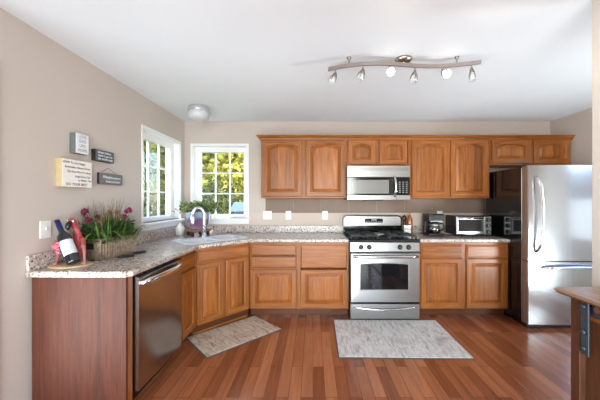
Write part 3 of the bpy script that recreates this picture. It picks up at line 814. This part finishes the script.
def rug(label, corners, mat):
    c = sum((Vector((x, y)) for x, y in corners), Vector((0, 0)))/4
    e = Vector(corners[1])-Vector(corners[0]); rz = math.atan2(e.y, e.x)
    R = Matrix.Rotation(-rz, 2); pl = [tuple(R @ (Vector(p)-c)) for p in corners]
    t = thing('rug', label, 'rug', (c.x, c.y, 0), rz, 'kitchen floor rugs')
    if Vector(pl[1]).cross(Vector(pl[2])) if False else False: pass
    # counter-clockwise order
    ar = sum(pl[i][0]*pl[(i+1) % 4][1]-pl[(i+1) % 4][0]*pl[i][1] for i in range(4))
    if ar < 0: pl = pl[::-1]
    m = MB(); m.loops([[Vector((x, y, z)) for x, y in inset(pl, d)] for d, z in ((0, .0008), (-.003, .004), (0, .008), (.006, .009))], rug_edge); m.build('binding', t)
    n = 24; q = inset(pl, .006); vs = []; fs = []
    m = MB(); m.loops([[Vector((x, y, z)) for x, y in inset(pl, d)] for d, z in ((.004, .006), (.007, .0105), (.012, .0115))], mat, False, True); m.build('pile', t)
rug1 = mk_rug('faded_grey_rug_pile', srgb(148, 144, 148), srgb(202, 196, 192), srgb(222, 217, 212), srgb(150, 122, 116), 'y')
rug2 = mk_rug('faded_rust_rug_pile', srgb(134, 118, 108), srgb(186, 168, 150), srgb(210, 196, 176), srgb(156, 96, 84), 'y')
rug('large faded grey and cream rug in front of the gas range', [(.212, 2.37), (1.325, 2.35), (1.330, 3.112), (.222, 3.125)], rug1)
rug('small faded beige and rust rug in front of the corner sink cabinet', [(-.875, 2.365), (-.315, 2.90), (-.655, 3.235), (-1.20, 2.71)], rug2)

# ------------------------------------------------------------------ ceiling lamps
t = thing('ceiling_light', 'small flush ceiling light with frosted glass near the corner windows', 'lamp', (-1.30, 3.26, ZC))
ring = plain('grey_lamp_ring', srgb(186, 186, 188), .35, .4)
m = MB(); m.lathe([(.105, 0), (.112, -.012), (.112, -.045), (.106, -.055)], ring, 28); m.build('mounting_ring', t)
m = MB(); m.lathe([(.104, -.05), (.114, -.062), (.116, -.09), (.108, -.118), (.08, -.138), (.04, -.147), (.001, -.149)], frost_m, 28, cap0=False); m.build('glass_shade', t)

bw = [(328, 69.3), (338, 67.2), (349, 65.3), (363, 63.9), (378, 63.3), (390, 63.7), (397, 64.3), (405, 65), (415, 65.7), (428, 66.3), (442, 66), (457, 64.9), (470, 63.4), (481, 62)]
ZB = 2.304
bar = [Vector(((x-313)*(1.004*F/(201-y))/F, 1.004*F/(201-y), ZB)) for x, y in bw]
def barat(px):
    for a, b, p, q in zip(bw, bw[1:], bar, bar[1:]):
        if a[0] <= px <= b[0]: return p.lerp(q, (px-a[0])/(b[0]-a[0]))
    return bar[-1]
cx = (403.5-313)*2.15/F
t = thing('track_light', 'wavy nickel track light with six adjustable heads on the ceiling', 'lamp', (cx, 2.15, ZC))
O = Vector((cx, 2.15, ZC))
m = MB()
L = []
for i, p in enumerate(bar):
    p = p-O; L.append([p+Vector((0, -.006, -.014)), p+Vector((0, .006, -.014)), p+Vector((0, .006, .014)), p+Vector((0, -.006, .014))])
m.loops(L, nickel, True, True); m.build('track', t)
m = MB(); m.lathe([(.062, 0), (.060, -.012), (.045, -.026), (.015, -.032), (.001, -.033)], nickel, 28); m.cyl((0, 0, -.03), tuple(barat(403.5)-O+Vector((0, 0, .012))), .008, nickel); m.build('canopy', t)
for px in (349, 457):
    p = barat(px)-O; m = MB(); m.cyl(p, (p.x, p.y, 0), .006, nickel, 12); m.lathe([(.014, 0), (.014, -.012), (.008, -.016)], nickel, 16, Matrix.Translation((p.x, p.y, 0))); m.build('standoff', t)
heads = [(335.5, (-.45, -.1, -1), 0), (363, (-.35, -.1, -1), 0), (390, (-.15, -.85, -.6), 1), (415, (-.2, -.1, -1), 0), (442, (.1, -.85, -.6), 1), (471.5, (.05, -.05, -1), 0)]
for px, d, on in heads:
    p = barat(px)-O+Vector((0, 0, -.012)); d = Vector(d).normalized()
    m = MB(); k = p+Vector((0, 0, -.03)); m.cyl(p, k, .005, nickel, 12); m.ball(k, .010, nickel, 8); st = m.build('lamp_head', t)
    if on:
        ld = bpy.data.lights.new('halogen', 'SPOT'); ld.energy = 8; ld.spot_size = 2.2; ld.spot_blend = .6; ld.color = (1, .9, .76); ld.shadow_soft_size = .03
        lo = bpy.data.objects.new('halogen', ld); COL.objects.link(lo); lo.parent = t; lo.location = k+d*.10; lo.rotation_euler = d.to_track_quat('-Z', 'Y').to_euler()
    q = d.to_track_quat('Z', 'Y').to_matrix().to_4x4(); M = Matrix.Translation(k) @ q
    m = MB(); m.lathe([(.010, .0), (.013, .012), (.016, .03), (.015, .034)], nickel, 18, M)
    for j in range(4):
        a = j*PI/2+.4; m.tube([M @ Vector((.012*math.cos(a), .012*math.sin(a), .01)), M @ Vector((.022*math.cos(a), .022*math.sin(a), .035)), M @ Vector((.027*math.cos(a), .027*math.sin(a), .062)), M @ Vector((.024*math.cos(a), .024*math.sin(a), .078))], .0035, nickel, 6)
    m.build('cage', st)
    m = MB(); m.lathe([(.008, .028), (.015, .038), (.022, .06), (.027, .085), (.026, .087), (.02, .078), (.001, .076)], bulb_on if on else frost_m, 20, M); m.build('glass_shade', st)

# ------------------------------------------------------------------ wall plates
def plate(label, M, w, kind):
    t = bpy.data.objects.new({'s': 'light_switch', 'o': 'wall_outlet', 'd': 'light_switch'}[kind], None); COL.objects.link(t); t.matrix_world = M
    tag(t, label, 'switch' if kind in 'sd' else 'outlet', 'white wall plates')
    m = MB(); m.box(-w/2, w/2, -.006, 0, -.056, .056, white_plastic, .003); m.build('plate', t)
    xs = [0] if kind != 'd' else [-.025, .025]
    for x in xs:
        m = MB()
        if kind in 'sd': m.box(x-.005, x+.005, -.014, -.005, -.004, .014, white_plastic, .002); m.build('toggle', t)
        else:
            for z in (-.02, .02):
                m.box(-.014, .014, -.0075, -.005, z-.013, z+.013, white_plastic, .003)
                for sx in (-.006, .006): m.box(sx-.0012, sx+.0012, -.0079, -.007, z-.004, z+.006, shade_black)
            m.build('socket', t)
zo = EYE-14.2/74.7
bx = lambda px: (px-313)/74.7
plate('white double switch plate on the back wall, nearest the back window', Matrix.Translation((bx(267.5), YB-.004, zo)), .115, 'd')
plate('white outlet plate in the middle of three left of the range', Matrix.Translation((bx(288.5), YB-.004, zo)), .072, 'o')
plate('white outlet plate on the back wall, nearest the range of three', Matrix.Translation((bx(325), YB-.004, zo)), .072, 'o')
plate('white outlet plate behind the coffee maker', Matrix.Translation((bx(439.5), YB-.004, zo)), .072, 'o')
plate('white switch plate on left wall above the wine bottle', Matrix.Translation((XL, 1.842, 1.117)) @ Matrix.Rotation(PI/2, 4, 'Z'), .076, 's')

# ------------------------------------------------------------------ signs on the left wall
cream = plain('cream_sign_face', srgb(236, 230, 222), .7, var=.03)
pale = plain('pale_sign_face', srgb(226, 228, 230), .7, var=.03)
tan_side = plain('tan_sign_side', srgb(184, 160, 122), .6)
slate = plain('slate_sign', srgb(84, 86, 92), .65)
slate_dk = plain('dark_sign_side', srgb(36, 33, 33), .6)
grey_side = plain('grey_sign_side', srgb(98, 102, 102), .6)
warm_grey = plain('warm_grey_sign', srgb(110, 106, 108), .65)
ink_d = plain('dark_lettering', srgb(52, 48, 50), .8)
ink_g = plain('grey_lettering', srgb(150, 154, 158), .8)
ink_w = plain('white_lettering', srgb(232, 232, 234), .8)
def lettering(parent, lines, ink, thick):
    for (txt, cx, cz, size, shear) in lines:
        cu = bpy.data.curves.new('lettering', 'FONT'); cu.body = txt; cu.size = size; cu.align_x = 'CENTER'; cu.align_y = 'CENTER'; cu.extrude = .0004; cu.shear = shear
        cu.materials.append(ink); cu.resolution_u = 2
        tmp = bpy.data.objects.new('lettering_curve', cu)
        me = bpy.data.meshes.new_from_object(tmp); me.name = 'lettering'
        bpy.data.objects.remove(tmp); me.materials.clear(); me.materials.append(ink)
        o = bpy.data.objects.new('lettering', me); COL.objects.link(o); o.parent = parent
        o.location = (cx, -thick-.0006, cz); o.rotation_euler = (PI/2, 0, 0)
def sign(label, y0, y1, z0, z1, thick, face, side, ink, lines, wire=None):
    t = thing('wall_sign', label, 'sign', (XL, y0, z0), PI/2, 'signs on the left wall')
    w, h = y1-y0, z1-z0
    m = MB(); m.box(0, w, -thick+.002, -.0005, 0, h, side, .001); m.build('block', t)
    m = MB(); m.box(.001, w-.001, -thick, -thick+.002, .001, h-.001, face, .0005); f = m.build('face', t)
    lettering(f, [(s, w*fx, h*fz, sz, sh) for s, fx, fz, sz, sh in lines], ink, thick)
    if wire:
        m = MB(); m.tube([(w*.12, -thick*.6, h), (w*.28, -thick*.5, h+.03), (w*.40, -.008, h+.047), (w*.52, -thick*.5, h+.032), (w*.78, -thick*.6, h)], .0012, black_iron, 6); m.build('hanging_wire', t)
    return t
sign('small square pale sign with grey sides, topmost on the left wall', 2.026, 2.142, 1.641, 1.784, .046, pale, grey_side, ink_g,
     [('LOVE', .5, .85, .03, 0), ('GIVE', .5, .63, .032, 0), ('LIVE', .5, .40, .03, 0), ('HOME', .5, .17, .03, 0)])
sign('dark slate sign with three lines of white writing, right of the square sign', 2.225, 2.428, 1.616, 1.706, .037, slate, slate_dk, ink_w,
     [('always believe', .45, .78, .026, .2), ('there is good in', .5, .50, .025, .2), ('the world today', .5, .22, .025, .2)])
sign('big cream sign with tan sides and dark handwritten lines', 1.916, 2.172, 1.397, 1.589, .046, cream, tan_side, ink_d,
     [('HOW To Live Happy', .38, .88, .022, .2), ('Remember Always Dance', .5, .72, .021, .25), ('The Kind Word To Share', .55, .56, .020, .25), ('Laugh Every Day', .66, .40, .020, .25), ('or Rather Two', .74, .26, .020, .25), ('DO YOUR BEST', .47, .10, .026, 0)])
sign('grey sign hung by a thin wire, lowest right of the wall signs', 2.284, 2.563, 1.438, 1.528, .02, warm_grey, slate_dk, ink_w,
     [('Always', .30, .66, .036, .3), ('remembered', .66, .62, .024, .2), ('loved and kind', .55, .26, .028, .2)], True)

# ------------------------------------------------------------------ flamingo bottle holder and wine bottle
pink = plain('pink_ceramic', srgb(214, 104, 118), .4, var=.15)
coral = plain('coral_ceramic', srgb(176, 70, 76), .45, var=.3, )
pink_leg = plain('dusky_pink_ceramic', srgb(176, 110, 108), .45, var=.15)
tanbase = plain('tan_ceramic_base', srgb(196, 172, 136), .6, var=.1)
B0 = Vector((-1.575, 1.868, CTZ))
t = thing('flamingo_bottle_holder', 'pink flamingo figurine hugging the wine bottle on a tan base', 'figurine', B0)
rl_ = lambda v: Vector(v)-B0
m = MB(); m.lathe([(.118, 0), (.125, .004), (.123, .010), (.115, .013), (.001, .014)], tanbase, 30, sx=1.0, sy=.82); m.build('base', t)
m = MB(); m.tube([rl_(p) for p in ((-1.60, 1.935, .900), (-1.59, 1.94, .935), (-1.583, 1.945, .99), (-1.585, 1.945, 1.04), (-1.59, 1.945, 1.075), (-1.600, 1.945, 1.10), (-1.612, 1.94, 1.125), (-1.615, 1.93, 1.150), (-1.613, 1.912, 1.163), (-1.610, 1.90, 1.160))], [.02, .03, .033, .028, .018, .016, .018, .025, .025, .014], coral, 14)
body = m.build('body', t)
m = MB(); m.tube([rl_(p) for p in ((-1.610, 1.905, 1.158), (-1.608, 1.888, 1.148), (-1.605, 1.878, 1.128), (-1.602, 1.880, 1.108))], [.015, .016, .014, .005], black_plastic, 10); m.build('beak', t)
for ex in (-1.629, -1.593):
    m = MB(); m.ball(rl_((ex, 1.903, 1.166)), .007, white_plastic, 6); m.ball(rl_((ex, 1.897, 1.166)), .0035, black_plastic, 5); m.build('eye', t)
m = MB(); m.tube([rl_(p) for p in ((-1.61, 1.935, 1.05), (-1.65, 1.91, 1.045), (-1.672, 1.88, 1.02), (-1.655, 1.845, 1.005), (-1.615, 1.815, 1.01))], [.014, .018, .020, .022, .012], pink, 12)
for k in range(4): m.tube([rl_((-1.64, 1.835, .985+.014*k)), rl_((-1.605, 1.805, .978+.019*k)), rl_((-1.585, 1.795, .976+.021*k))], [.011, .009, .004], pink, 8)
m.build('wing', t)
m = MB(); m.tube([rl_(p) for p in ((-1.57, 1.94, 1.05), (-1.545, 1.93, 1.035), (-1.525, 1.905, 1.005), (-1.53, 1.885, .985))], [.014, .017, .015, .006], coral, 10); m.build('wing', t)
m = MB(); m.tube([rl_(p) for p in ((-1.585, 1.93, .925), (-1.54, 1.905, .985), (-1.497, 1.875, 1.005), (-1.482, 1.86, .955), (-1.474, 1.85, .905), (-1.470, 1.835, .896))], [.014, .011, .012, .008, .008, .013], pink_leg, 10); m.build('leg', t)
m = MB(); m.tube([rl_(p) for p in ((-1.60, 1.93, .925), (-1.645, 1.89, .965), (-1.652, 1.86, .95), (-1.645, 1.84, .902), (-1.635, 1.815, .897))], [.014, .011, .011, .009, .014], pink_leg, 10); m.build('leg', t)
p0 = Vector((-1.505, 1.812, .909)); p1 = Vector((-1.656, 1.862, 1.160)); ax = (p1-p0).normalized()
wine_glass = plain('dark_wine_glass', srgb(16, 18, 24), .08, 0, .05, coat=.6)
foil = plain('navy_foil_capsule', srgb(34, 44, 96), .3, .4)
paper = plain('white_wine_label', srgb(196, 196, 202), .6, var=.02)
t = bpy.data.objects.new('wine_bottle', None); COL.objects.link(t); t.matrix_world = Matrix.Translation(p0) @ ax.to_track_quat('Z', 'Y').to_matrix().to_4x4()
tag(t, 'dark wine bottle with navy foil and white label, leaning in the flamingo holder', 'bottle')
m = MB(); m.lathe([(.030, 0), (.037, .004), (.038, .012), (.038, .175), (.034, .198), (.02, .218), (.0145, .232), (.0140, .30), (.015, .302), (.015, .308), (.001, .309)], wine_glass, 24); m.build('glass_body', t)
m = MB(); m.lathe([(.0155, .236), (.0152, .312), (.001, .3125)], foil, 20, cap0=False); m.build('foil_capsule', t)
# label wraps the side that faces the camera
Mi3 = t.matrix_world.to_3x3().inverted(); vd = Mi3 @ (Vector((0, 0, 1.3))-p0); a0 = math.atan2(vd.y, vd.x)
L = []
for k in range(13):
    a = a0-1.2+2.4*k/12; L.append([Vector((.0385*math.cos(a), .0385*math.sin(a), z)) for z in (.055, .155)])
m = MB(); m.loops(L, paper, closed=False)
m.build('label', t)
m = MB()
for z, hw in ((.098, .5), (.092, .35), (.084, .42)):
    m.loops([[Vector((.0388*math.cos(a0+q), .0388*math.sin(a0+q), zz)) for zz in (z, z+.0025)] for q in [hw*(k/4-1) for k in range(9)]], ink_g, closed=False)
m.build('label_print', t)

# ------------------------------------------------------------------ wicker basket and flowers
def mk_wicker():
    t = NT('woven_wicker'); v = t.coords((1, 1, 1), False); f = t.noise(v, 40, 4); g = t.noise(v, 9, 2)
    c = t.mix(.4, t.ramp(f, [(.3, srgb(84, 64, 50)), (.5, srgb(132, 110, 92)), (.7, srgb(172, 150, 128))]), t.ramp(g, [(.3, srgb(100, 78, 62)), (.7, srgb(146, 124, 104))]))
    return t.set(col=c, rough=.75)
wicker = mk_wicker()
BA = math.radians(79); bw_, bd_, bh_ = .33, .225, .148
bc = Vector((-1.580, 2.205, CTZ))
t = thing('wicker_basket', 'rectangular woven wicker basket of flowers on the left counter', 'basket', bc, BA)
m = MB()
per = []
nl, ns = 132, 90
hx, hy = bw_/2, bd_/2
for k in range(nl): per.append((-hx+bw_*k/nl, -hy, 0, -1))
for k in range(ns): per.append((hx, -hy+bd_*k/ns, 1, 0))
for k in range(nl): per.append((hx-bw_*k/nl, hy, 0, 1))
for k in range(ns): per.append((-hx, hy-bd_*k/ns, -1, 0))
rows = 26; L = []
for j in range(rows+1):
    z = bh_*j/rows; tap = .94+.06*j/rows; l = []
    for i, (x, y, nx_, ny_) in enumerate(per):
        d = .0055*math.sin(i*2*PI/9)+.0012*math.sin(i*2*PI/18+j*PI)
        if j >= rows-1: d = .005
        l.append(Vector((x*tap+nx_*d, y*tap+ny_*d, z)))
    L.append(l)
L2 = [[Vector((x*.93, y*.9, z)) for x, y, _, _ in per] for z in (bh_, .02)]
m.loops(L+L2, wicker, True, True, True); bk = m.build('woven_body', t)
m = MB(); L = []
m.tube([(x*1.0+nx_*.002, y+ny_*.002, bh_) for x, y, nx_, ny_ in per]+[(per[0][0], per[0][1]-.002, bh_)], .006, wicker, 6); m.build('rim', t)
for s in (-1,):
    m = MB(); m.loops([[Vector((s*(hx+.0015+dx), y, z)) for y, z in rrect(0, bh_-.048, .062, .022, .016, 3)] for dx in (-.012, .0025)], shade_black, True, True); m.build('handle_hole', t)
t = thing('flower_arrangement', 'magenta flowers with grassy green foliage filling the wicker basket', 'flowers', (bc.x, bc.y, CTZ+.05), BA)
rnd = random.Random(11)
def keep_off_wall(mb):
    c, s_ = math.cos(BA), math.sin(BA)
    mb.v = [(x, min(y, (bc.x+1.694+c*x)/s_), z) for x, y, z in mb.v]
lg1 = leafmat('fresh_green_leaves', srgb(52, 82, 34), srgb(92, 124, 56), srgb(150, 176, 96))
lg2 = leafmat('deep_green_leaves', srgb(30, 52, 28), srgb(56, 84, 44), srgb(92, 116, 66))
dry = leafmat('dry_grass', srgb(110, 86, 64), srgb(150, 118, 86), srgb(176, 140, 112))
mag = plain('magenta_petals', srgb(134, 26, 72), .6, var=.25)
rose = plain('dusty_rose_petals', srgb(176, 96, 96), .6, var=.25)
m = MB()
for i in range(520):
    x, y = rnd.uniform(-.15, .15), rnd.uniform(-.095, .095)
    d = Vector((x*5+rnd.gauss(0, .75), y*5+rnd.gauss(0, .7), 1.0))
    m.blade((x, y, .05), d, rnd.uniform(.16, .31), rnd.uniform(.006, .013), rnd.choice([lg1, lg1, lg2]), rnd.uniform(.4, 1.3))
for i in range(60):
    x, y = rnd.uniform(.05, .15), rnd.uniform(-.1, .05)
    m.blade((x, y, .10), (rnd.uniform(-.1, 1), rnd.uniform(-1, .3), 1.0), rnd.uniform(.12, .2), rnd.uniform(.010, .016), lg1, rnd.uniform(.8, 1.6))
for (x, y, dx, dy) in ((-.14, -.08, -.3, -.55), (-.15, -.06, -.7, -.3), (-.10, -.1, -.1, -.6)):
    m.blade((x, y, .12), (dx, dy, .5), .23, .018, lg1, 2.6)
keep_off_wall(m); m.build('foliage', t)
m = MB()
for i in range(500):
    p = Vector((rnd.uniform(-.16, .16), rnd.uniform(-.105, .105), rnd.uniform(.08, .20)))
    m.leaf(p, (rnd.gauss(0, 1), rnd.gauss(0, 1), rnd.gauss(.3, .6)), rnd.uniform(.03, .06), rnd.uniform(.012, .02), lg2, rnd)
keep_off_wall(m); m.build('undergrowth', t)
m = MB()
for i in range(150):
    m.blade((rnd.uniform(-.06, .10), rnd.uniform(-.03, .05), .1), (rnd.gauss(0, .38), rnd.gauss(0, .38), 1), rnd.uniform(.20, .33), .0045, rnd.choice([dry, lg2, dry]), rnd.uniform(.3, .9))
keep_off_wall(m); m.build('grass_plumes', t)
Rb = Matrix.Rotation(-BA, 3, 'Z')
def flower(px, py, Y, r, mat, green=False):
    c = Rb @ (P(px, py, Y)-Vector((bc.x, bc.y, CTZ+.05)))
    m = MB()
    for k in range(26):
        d = Vector((rnd.gauss(0, 1), rnd.gauss(0, 1)-.4, rnd.gauss(.2, 1))).normalized()
        m.leaf(c+d*r*.2, d, r, r*.75, mat, rnd, .5)
    f = m.build('flower_head', t)
    m = MB(); m.tube([c*.35+Vector((0, 0, .02)), c*.8, c], .0025, lg2, 5); m.build('stem', f)
for a in ((84.5, 211, 2.12, .026, mag), (88.5, 220, 2.07, .026, mag), (82.5, 214, 2.14, .02, mag), (128, 210.5, 2.27, .028, mag), (124, 217, 2.25, .022, mag), (99, 223.5, 2.07, .020, rose), (100.5, 232, 2.06, .018, mag), (109, 213, 2.25, .022, rose), (98, 217, 2.15, .02, mag), (117, 212, 2.22, .02, rose)): flower(*a)

# small black devices on the counter
for (px, py, lab, rz) in ((126, 256.5, 'small black oval pad in front of the basket, nearer the counter edge', .9), (139.5, 252.6, 'small black oval pad by the far end of the basket', 1.15)):
    Y = .418*F/(py-201); x = (px-313)*Y/F
    t = thing('oval_pad', lab, 'pad', (x, Y, CTZ), rz, 'black oval pads')
    m = MB(); m.lathe([(.038, 0), (.045, .003), (.046, .009), (.040, .015), (.02, .017), (.001, .0172)], black_plastic, 24, sx=1.25, sy=.62); m.build('shell', t)
    m = MB(); m.lathe([(.03, .0162), (.03, .018), (.001, .0185)], slate, 20, sx=1.2, sy=.5); m.build('top_inlay', t)

# ------------------------------------------------------------------ corner plant on wheeled caddy
kc = Vector((-1.400, 3.50, CTZ))
t = thing('plant_caddy', 'round wooden plant caddy on black casters in the counter corner', 'plant caddy', kc)
caddy_m = wood('caddy_wood', 0, srgb(110, 66, 36), srgb(150, 96, 58), srgb(176, 122, 80))
m = MB()
for k in range(5):
    y = -.12+.05*k; hw = math.sqrt(max(.15**2-(y+.02)**2, .0025)); m.box(-hw, hw, y, y+.042, .062, .080, caddy_m, .003)
m.box(-.02, .02, -.12, .12, .052, .062, caddy_m); m.build('slats', t)
for a in (0.15, 1.72, 3.3, 4.45):
    x, y = .115*math.cos(a), .105*math.sin(a)
    m = MB(); m.cyl((x-.014, y, .026), (x+.014, y, .026), .026, black_plastic, 18, .003); m.box(x-.018, x+.018, y-.007, y+.007, .026, .062, black_plastic, .002); m.build('caster', t)
def mk_pot():
    t = NT('glazed_blue_purple_pot'); tc = t.n('TexCoord'); sx = t.n('SeparateXYZ'); t.l(tc.outputs['Object'], sx.inputs[0])
    nz = t.noise(t.coords((1, 1, 1), False), 14, 3); ma = t.n('Math', operation='MULTIPLY_ADD'); ma.inputs[1].default_value = .05; t.l(nz, ma.inputs[0]); t.l(sx.outputs[2], ma.inputs[2])
    mr = t.n('MapRange'); mr.inputs[1].default_value = 0; mr.inputs[2].default_value = .25; t.l(ma.outputs[0], mr.inputs[0])
    c = t.ramp(mr.outputs[0], [(.1, srgb(150, 140, 160)), (.3, srgb(128, 84, 118)), (.58, srgb(112, 84, 128)), (.72, srgb(150, 168, 190)), (1, srgb(176, 190, 204))])
    return t.set(col=c, rough=.15, coat=.4)
pot_m = mk_pot(); soil = plain('soil', srgb(58, 44, 34), .95)
t = thing('potted_plant', 'glazed blue and purple pot of leafy green plant on wheeled caddy', 'plant', kc+Vector((0, 0, .08)))
m = MB(); m.lathe([(.085, 0), (.092, .008), (.115, .06), (.130, .13), (.134, .19), (.138, .2), (.138, .215), (.128, .215), (.124, .19), (.001, .188)], pot_m, 32); m.build('pot', t)
m = MB(); m.lathe([(.122, .19), (.08, .196), (.001, .198)], soil, 20); m.build('soil', t)
rnd = random.Random(5); fm = MB()
pinkleaf = leafmat('variegated_pink_green_leaves', srgb(70, 96, 50), srgb(140, 146, 92), srgb(200, 168, 140))
for k in range(170):
    a = rnd.uniform(0, 2*PI); rr = rnd.uniform(.02, .12); ln = rnd.uniform(.10, .24)
    d = Vector((math.cos(a)*1.3, math.sin(a)*.9, rnd.uniform(.6, 2.4))).normalized()
    p = Vector((rr*math.cos(a), rr*math.sin(a), .2))
    for j in range(9):
        q = p+d*ln*j/8-Vector((0, 0, .35*ln*(j/8)**2))
        q.y = min(q.y, .30)
        for s in range(2): fm.leaf(q, (rnd.gauss(0, 1), rnd.gauss(0, 1), rnd.gauss(.2, .6)), rnd.uniform(.028, .05), rnd.uniform(.016, .026), rnd.choice([lg1, lg2, pinkleaf, lg1, pinkleaf]), rnd)
fm.v = [(max(x, -.29), min(y, .31), z) for x, y, z in fm.v]; fm.build('foliage', t)
jar = thing('white_jar', 'small rounded white ceramic jar left of the glazed plant pot', 'jar', (-1.62, 3.50, CTZ))
m = MB(); m.lathe([(.03, 0), (.042, .01), (.052, .06), (.048, .10), (.03, .125), (.025, .128)], white_plastic, 24); m.build('jar_body', jar)
m = MB(); m.lathe([(.027, .128), (.028, .134), (.012, .142), (.008, .152), (.001, .155)], white_plastic, 20); m.build('lid', jar)

# ------------------------------------------------------------------ right worktop things
# coffee maker
yc = 3.50; cxm = (433.2-313)*yc/F
t = thing('coffee_maker', 'black drip coffee maker with glass carafe on the right countertop', 'coffee maker', (cxm, yc, CTZ))
m = MB(); m.box(-.085, .085, -.10, .12, 0, .035, black_plastic, .008); m.box(-.085, .085, .05, .12, .03, .18, black_plastic, .008); m.build('base', t)
m = MB(); m.box(-.088, .088, -.10, .12, .172, .262, black_plastic, .012); m.box(-.07, .07, -.102, -.098, .176, .188, steel, .001); m.box(-.088, .088, -.1, .12, .258, .27, black_gloss, .004); m.build('brew_head', t)
carafe_glass = clear('carafe_glass', (.55, .55, .56, 1), .16, .03)
m = MB(); m.lathe([(.055, .037), (.066, .05), (.068, .09), (.058, .135), (.045, .152)], carafe_glass, 28, Matrix.Translation((0, -.03, 0)), False, False); cf = m.build('carafe', t)
m = MB(); m.lathe([(.052, .0375), (.063, .05), (.064, .075), (.001, .0752)], dark_glass, 24, Matrix.Translation((0, -.03, 0))); m.build('coffee', cf)
m = MB(); m.lathe([(.049, .146), (.049, .164), (.03, .168), (.001, .169)], black_plastic, 24, Matrix.Translation((0, -.03, 0))); m.lathe([(.0595, .130), (.0605, .138), (.0575, .145)], steel, 28, Matrix.Translation((0, -.03, 0)), False, False); m.build('carafe_lid', cf)
m = MB(); m.tube([(.05, -.05, .15), (.095, -.06, .15), (.105, -.062, .11), (.095, -.06, .07), (.064, -.05, .07)], [.008, .01, .01, .009, .008], black_plastic, 10); m.build('carafe_handle', cf)
# toaster oven
yt = 3.40; x0 = (456.2-313)*yt/F
t = thing('toaster_oven', 'stainless and black toaster oven with three knobs on the right countertop', 'toaster oven', (x0, yt, CTZ)); w = 35*yt/F
m = MB(); m.box(0, w, .0, .28, .016, .245, black_gloss, .008); m.build('body', t)
m = MB(); m.box(.006, w*.775, -.012, 0, .03, .236, steel, .004); d = m.build('door', t)
m = MB(); m.box(.02, w*.775-.014, -.014, -.011, .062, .20, dark_glass, .002); m.build('window', d)
m = MB(); m.tube([(.03, -.012, .218), (.03, -.04, .218), (w*.775-.024, -.04, .218), (w*.775-.024, -.012, .218)], .008, chrome, 8); m.build('handle', d)
m = MB(); m.box(w*.79, w-.006, -.01, 0, .026, .238, steel, .003); cpn = m.build('control_panel', t)
for z in (.06, .13, .2):
    m = MB(); xk = w*.89; m.tube4([((xk, -.01, z), .026), ((xk, -.028, z), .024), ((xk, -.03, z), .021)], black_plastic, 20); m.box(xk-.004, xk+.004, -.036, -.026, z-.018, z+.018, steel, .002); m.build('knob', t)
for x in (.03, w-.03):
    for y in (.03, .25):
        m = MB(); m.cyl((x, y, 0), (x, y, .018), .012, black_plastic, 12); m.build('foot', t)
# cord behind the coffee maker
white_cord = plain('cream_cord', srgb(214, 204, 188), .5)
t = thing('power_cord', 'cream appliance cord looping from outlet behind the coffee maker', 'cord', (bx(439.5), YB-.03, CTZ))
m = MB(); m.box(-.018, .018, -.012, .018, .205, .25, black_plastic, .004); m.build('plug', t)
m = MB(); m.tube([(0, -.012, .22), (.03, -.03, .20), (.05, -.04, .13), (.02, -.06, .06), (-.02, -.10, .012), (.03, -.17, .007), (.07, -.2, .007)], .006, white_cord, 8); m.build('cable', t)
m = MB(); m.box(.05, .085, -.215, -.185, 0, .03, white_cord, .004); m.build('adapter', t)
# bottles right of the range
amber = plain('amber_glass', srgb(150, 78, 28), .12, 0, .2, coat=.5)
gold = plain('gold_cap', srgb(196, 164, 110), .3, .6)
yb = 3.66
t = thing('amber_bottle', 'tall amber bottle with pale cap between range and coffee maker', 'bottle', ((409.8-313)*yb/F, yb, CTZ))
m = MB(); m.lathe([(.028, 0), (.034, .006), (.035, .15), (.032, .19), (.018, .225), (.013, .235), (.012, .25)], amber, 22); m.build('glass_body', t)
m = MB(); m.lathe([(.0135, .244), (.0135, .27), (.001, .271)], gold, 16); m.build('cap', t)
m = MB(); m.lathe([(.0355, .06), (.0355, .12)], plain('dark_red_label', srgb(120, 44, 28), .5), 22, cap0=False, cap1=False); m.build('label', t)
t = thing('pepper_mill', 'small dark brown round-topped mill beside the amber bottle', 'mill', ((404.3-313)*3.72/F, 3.72, CTZ))
darkw = plain('dark_turned_wood', srgb(84, 50, 30), .4, var=.2)
m = MB(); m.lathe([(.024, 0), (.024, .02), (.017, .06), (.02, .13), (.016, .165)], darkw, 18); m.build('mill_body', t)
m = MB(); m.lathe([(.014, .165), (.028, .18), (.032, .2), (.026, .222), (.01, .232), (.006, .242), (.001, .244)], darkw, 18); m.build('head', t)
yv = 3.56
t = thing('white_canister', 'small white box with black lettering standing right of the range', 'box', ((407.3-313)*yv/F, yv, CTZ))
m = MB(); m.box(-.042, .042, -.02, .02, 0, .118, white_plastic, .004); m.build('box_body', t)
lettering(t, [('SPICE', 0, .075, .034, 0)], ink_d, .0205)
m = MB(); m.box(-.043, .043, -.021, .021, .112, .122, white_plastic, .002); m.build('lid', t)
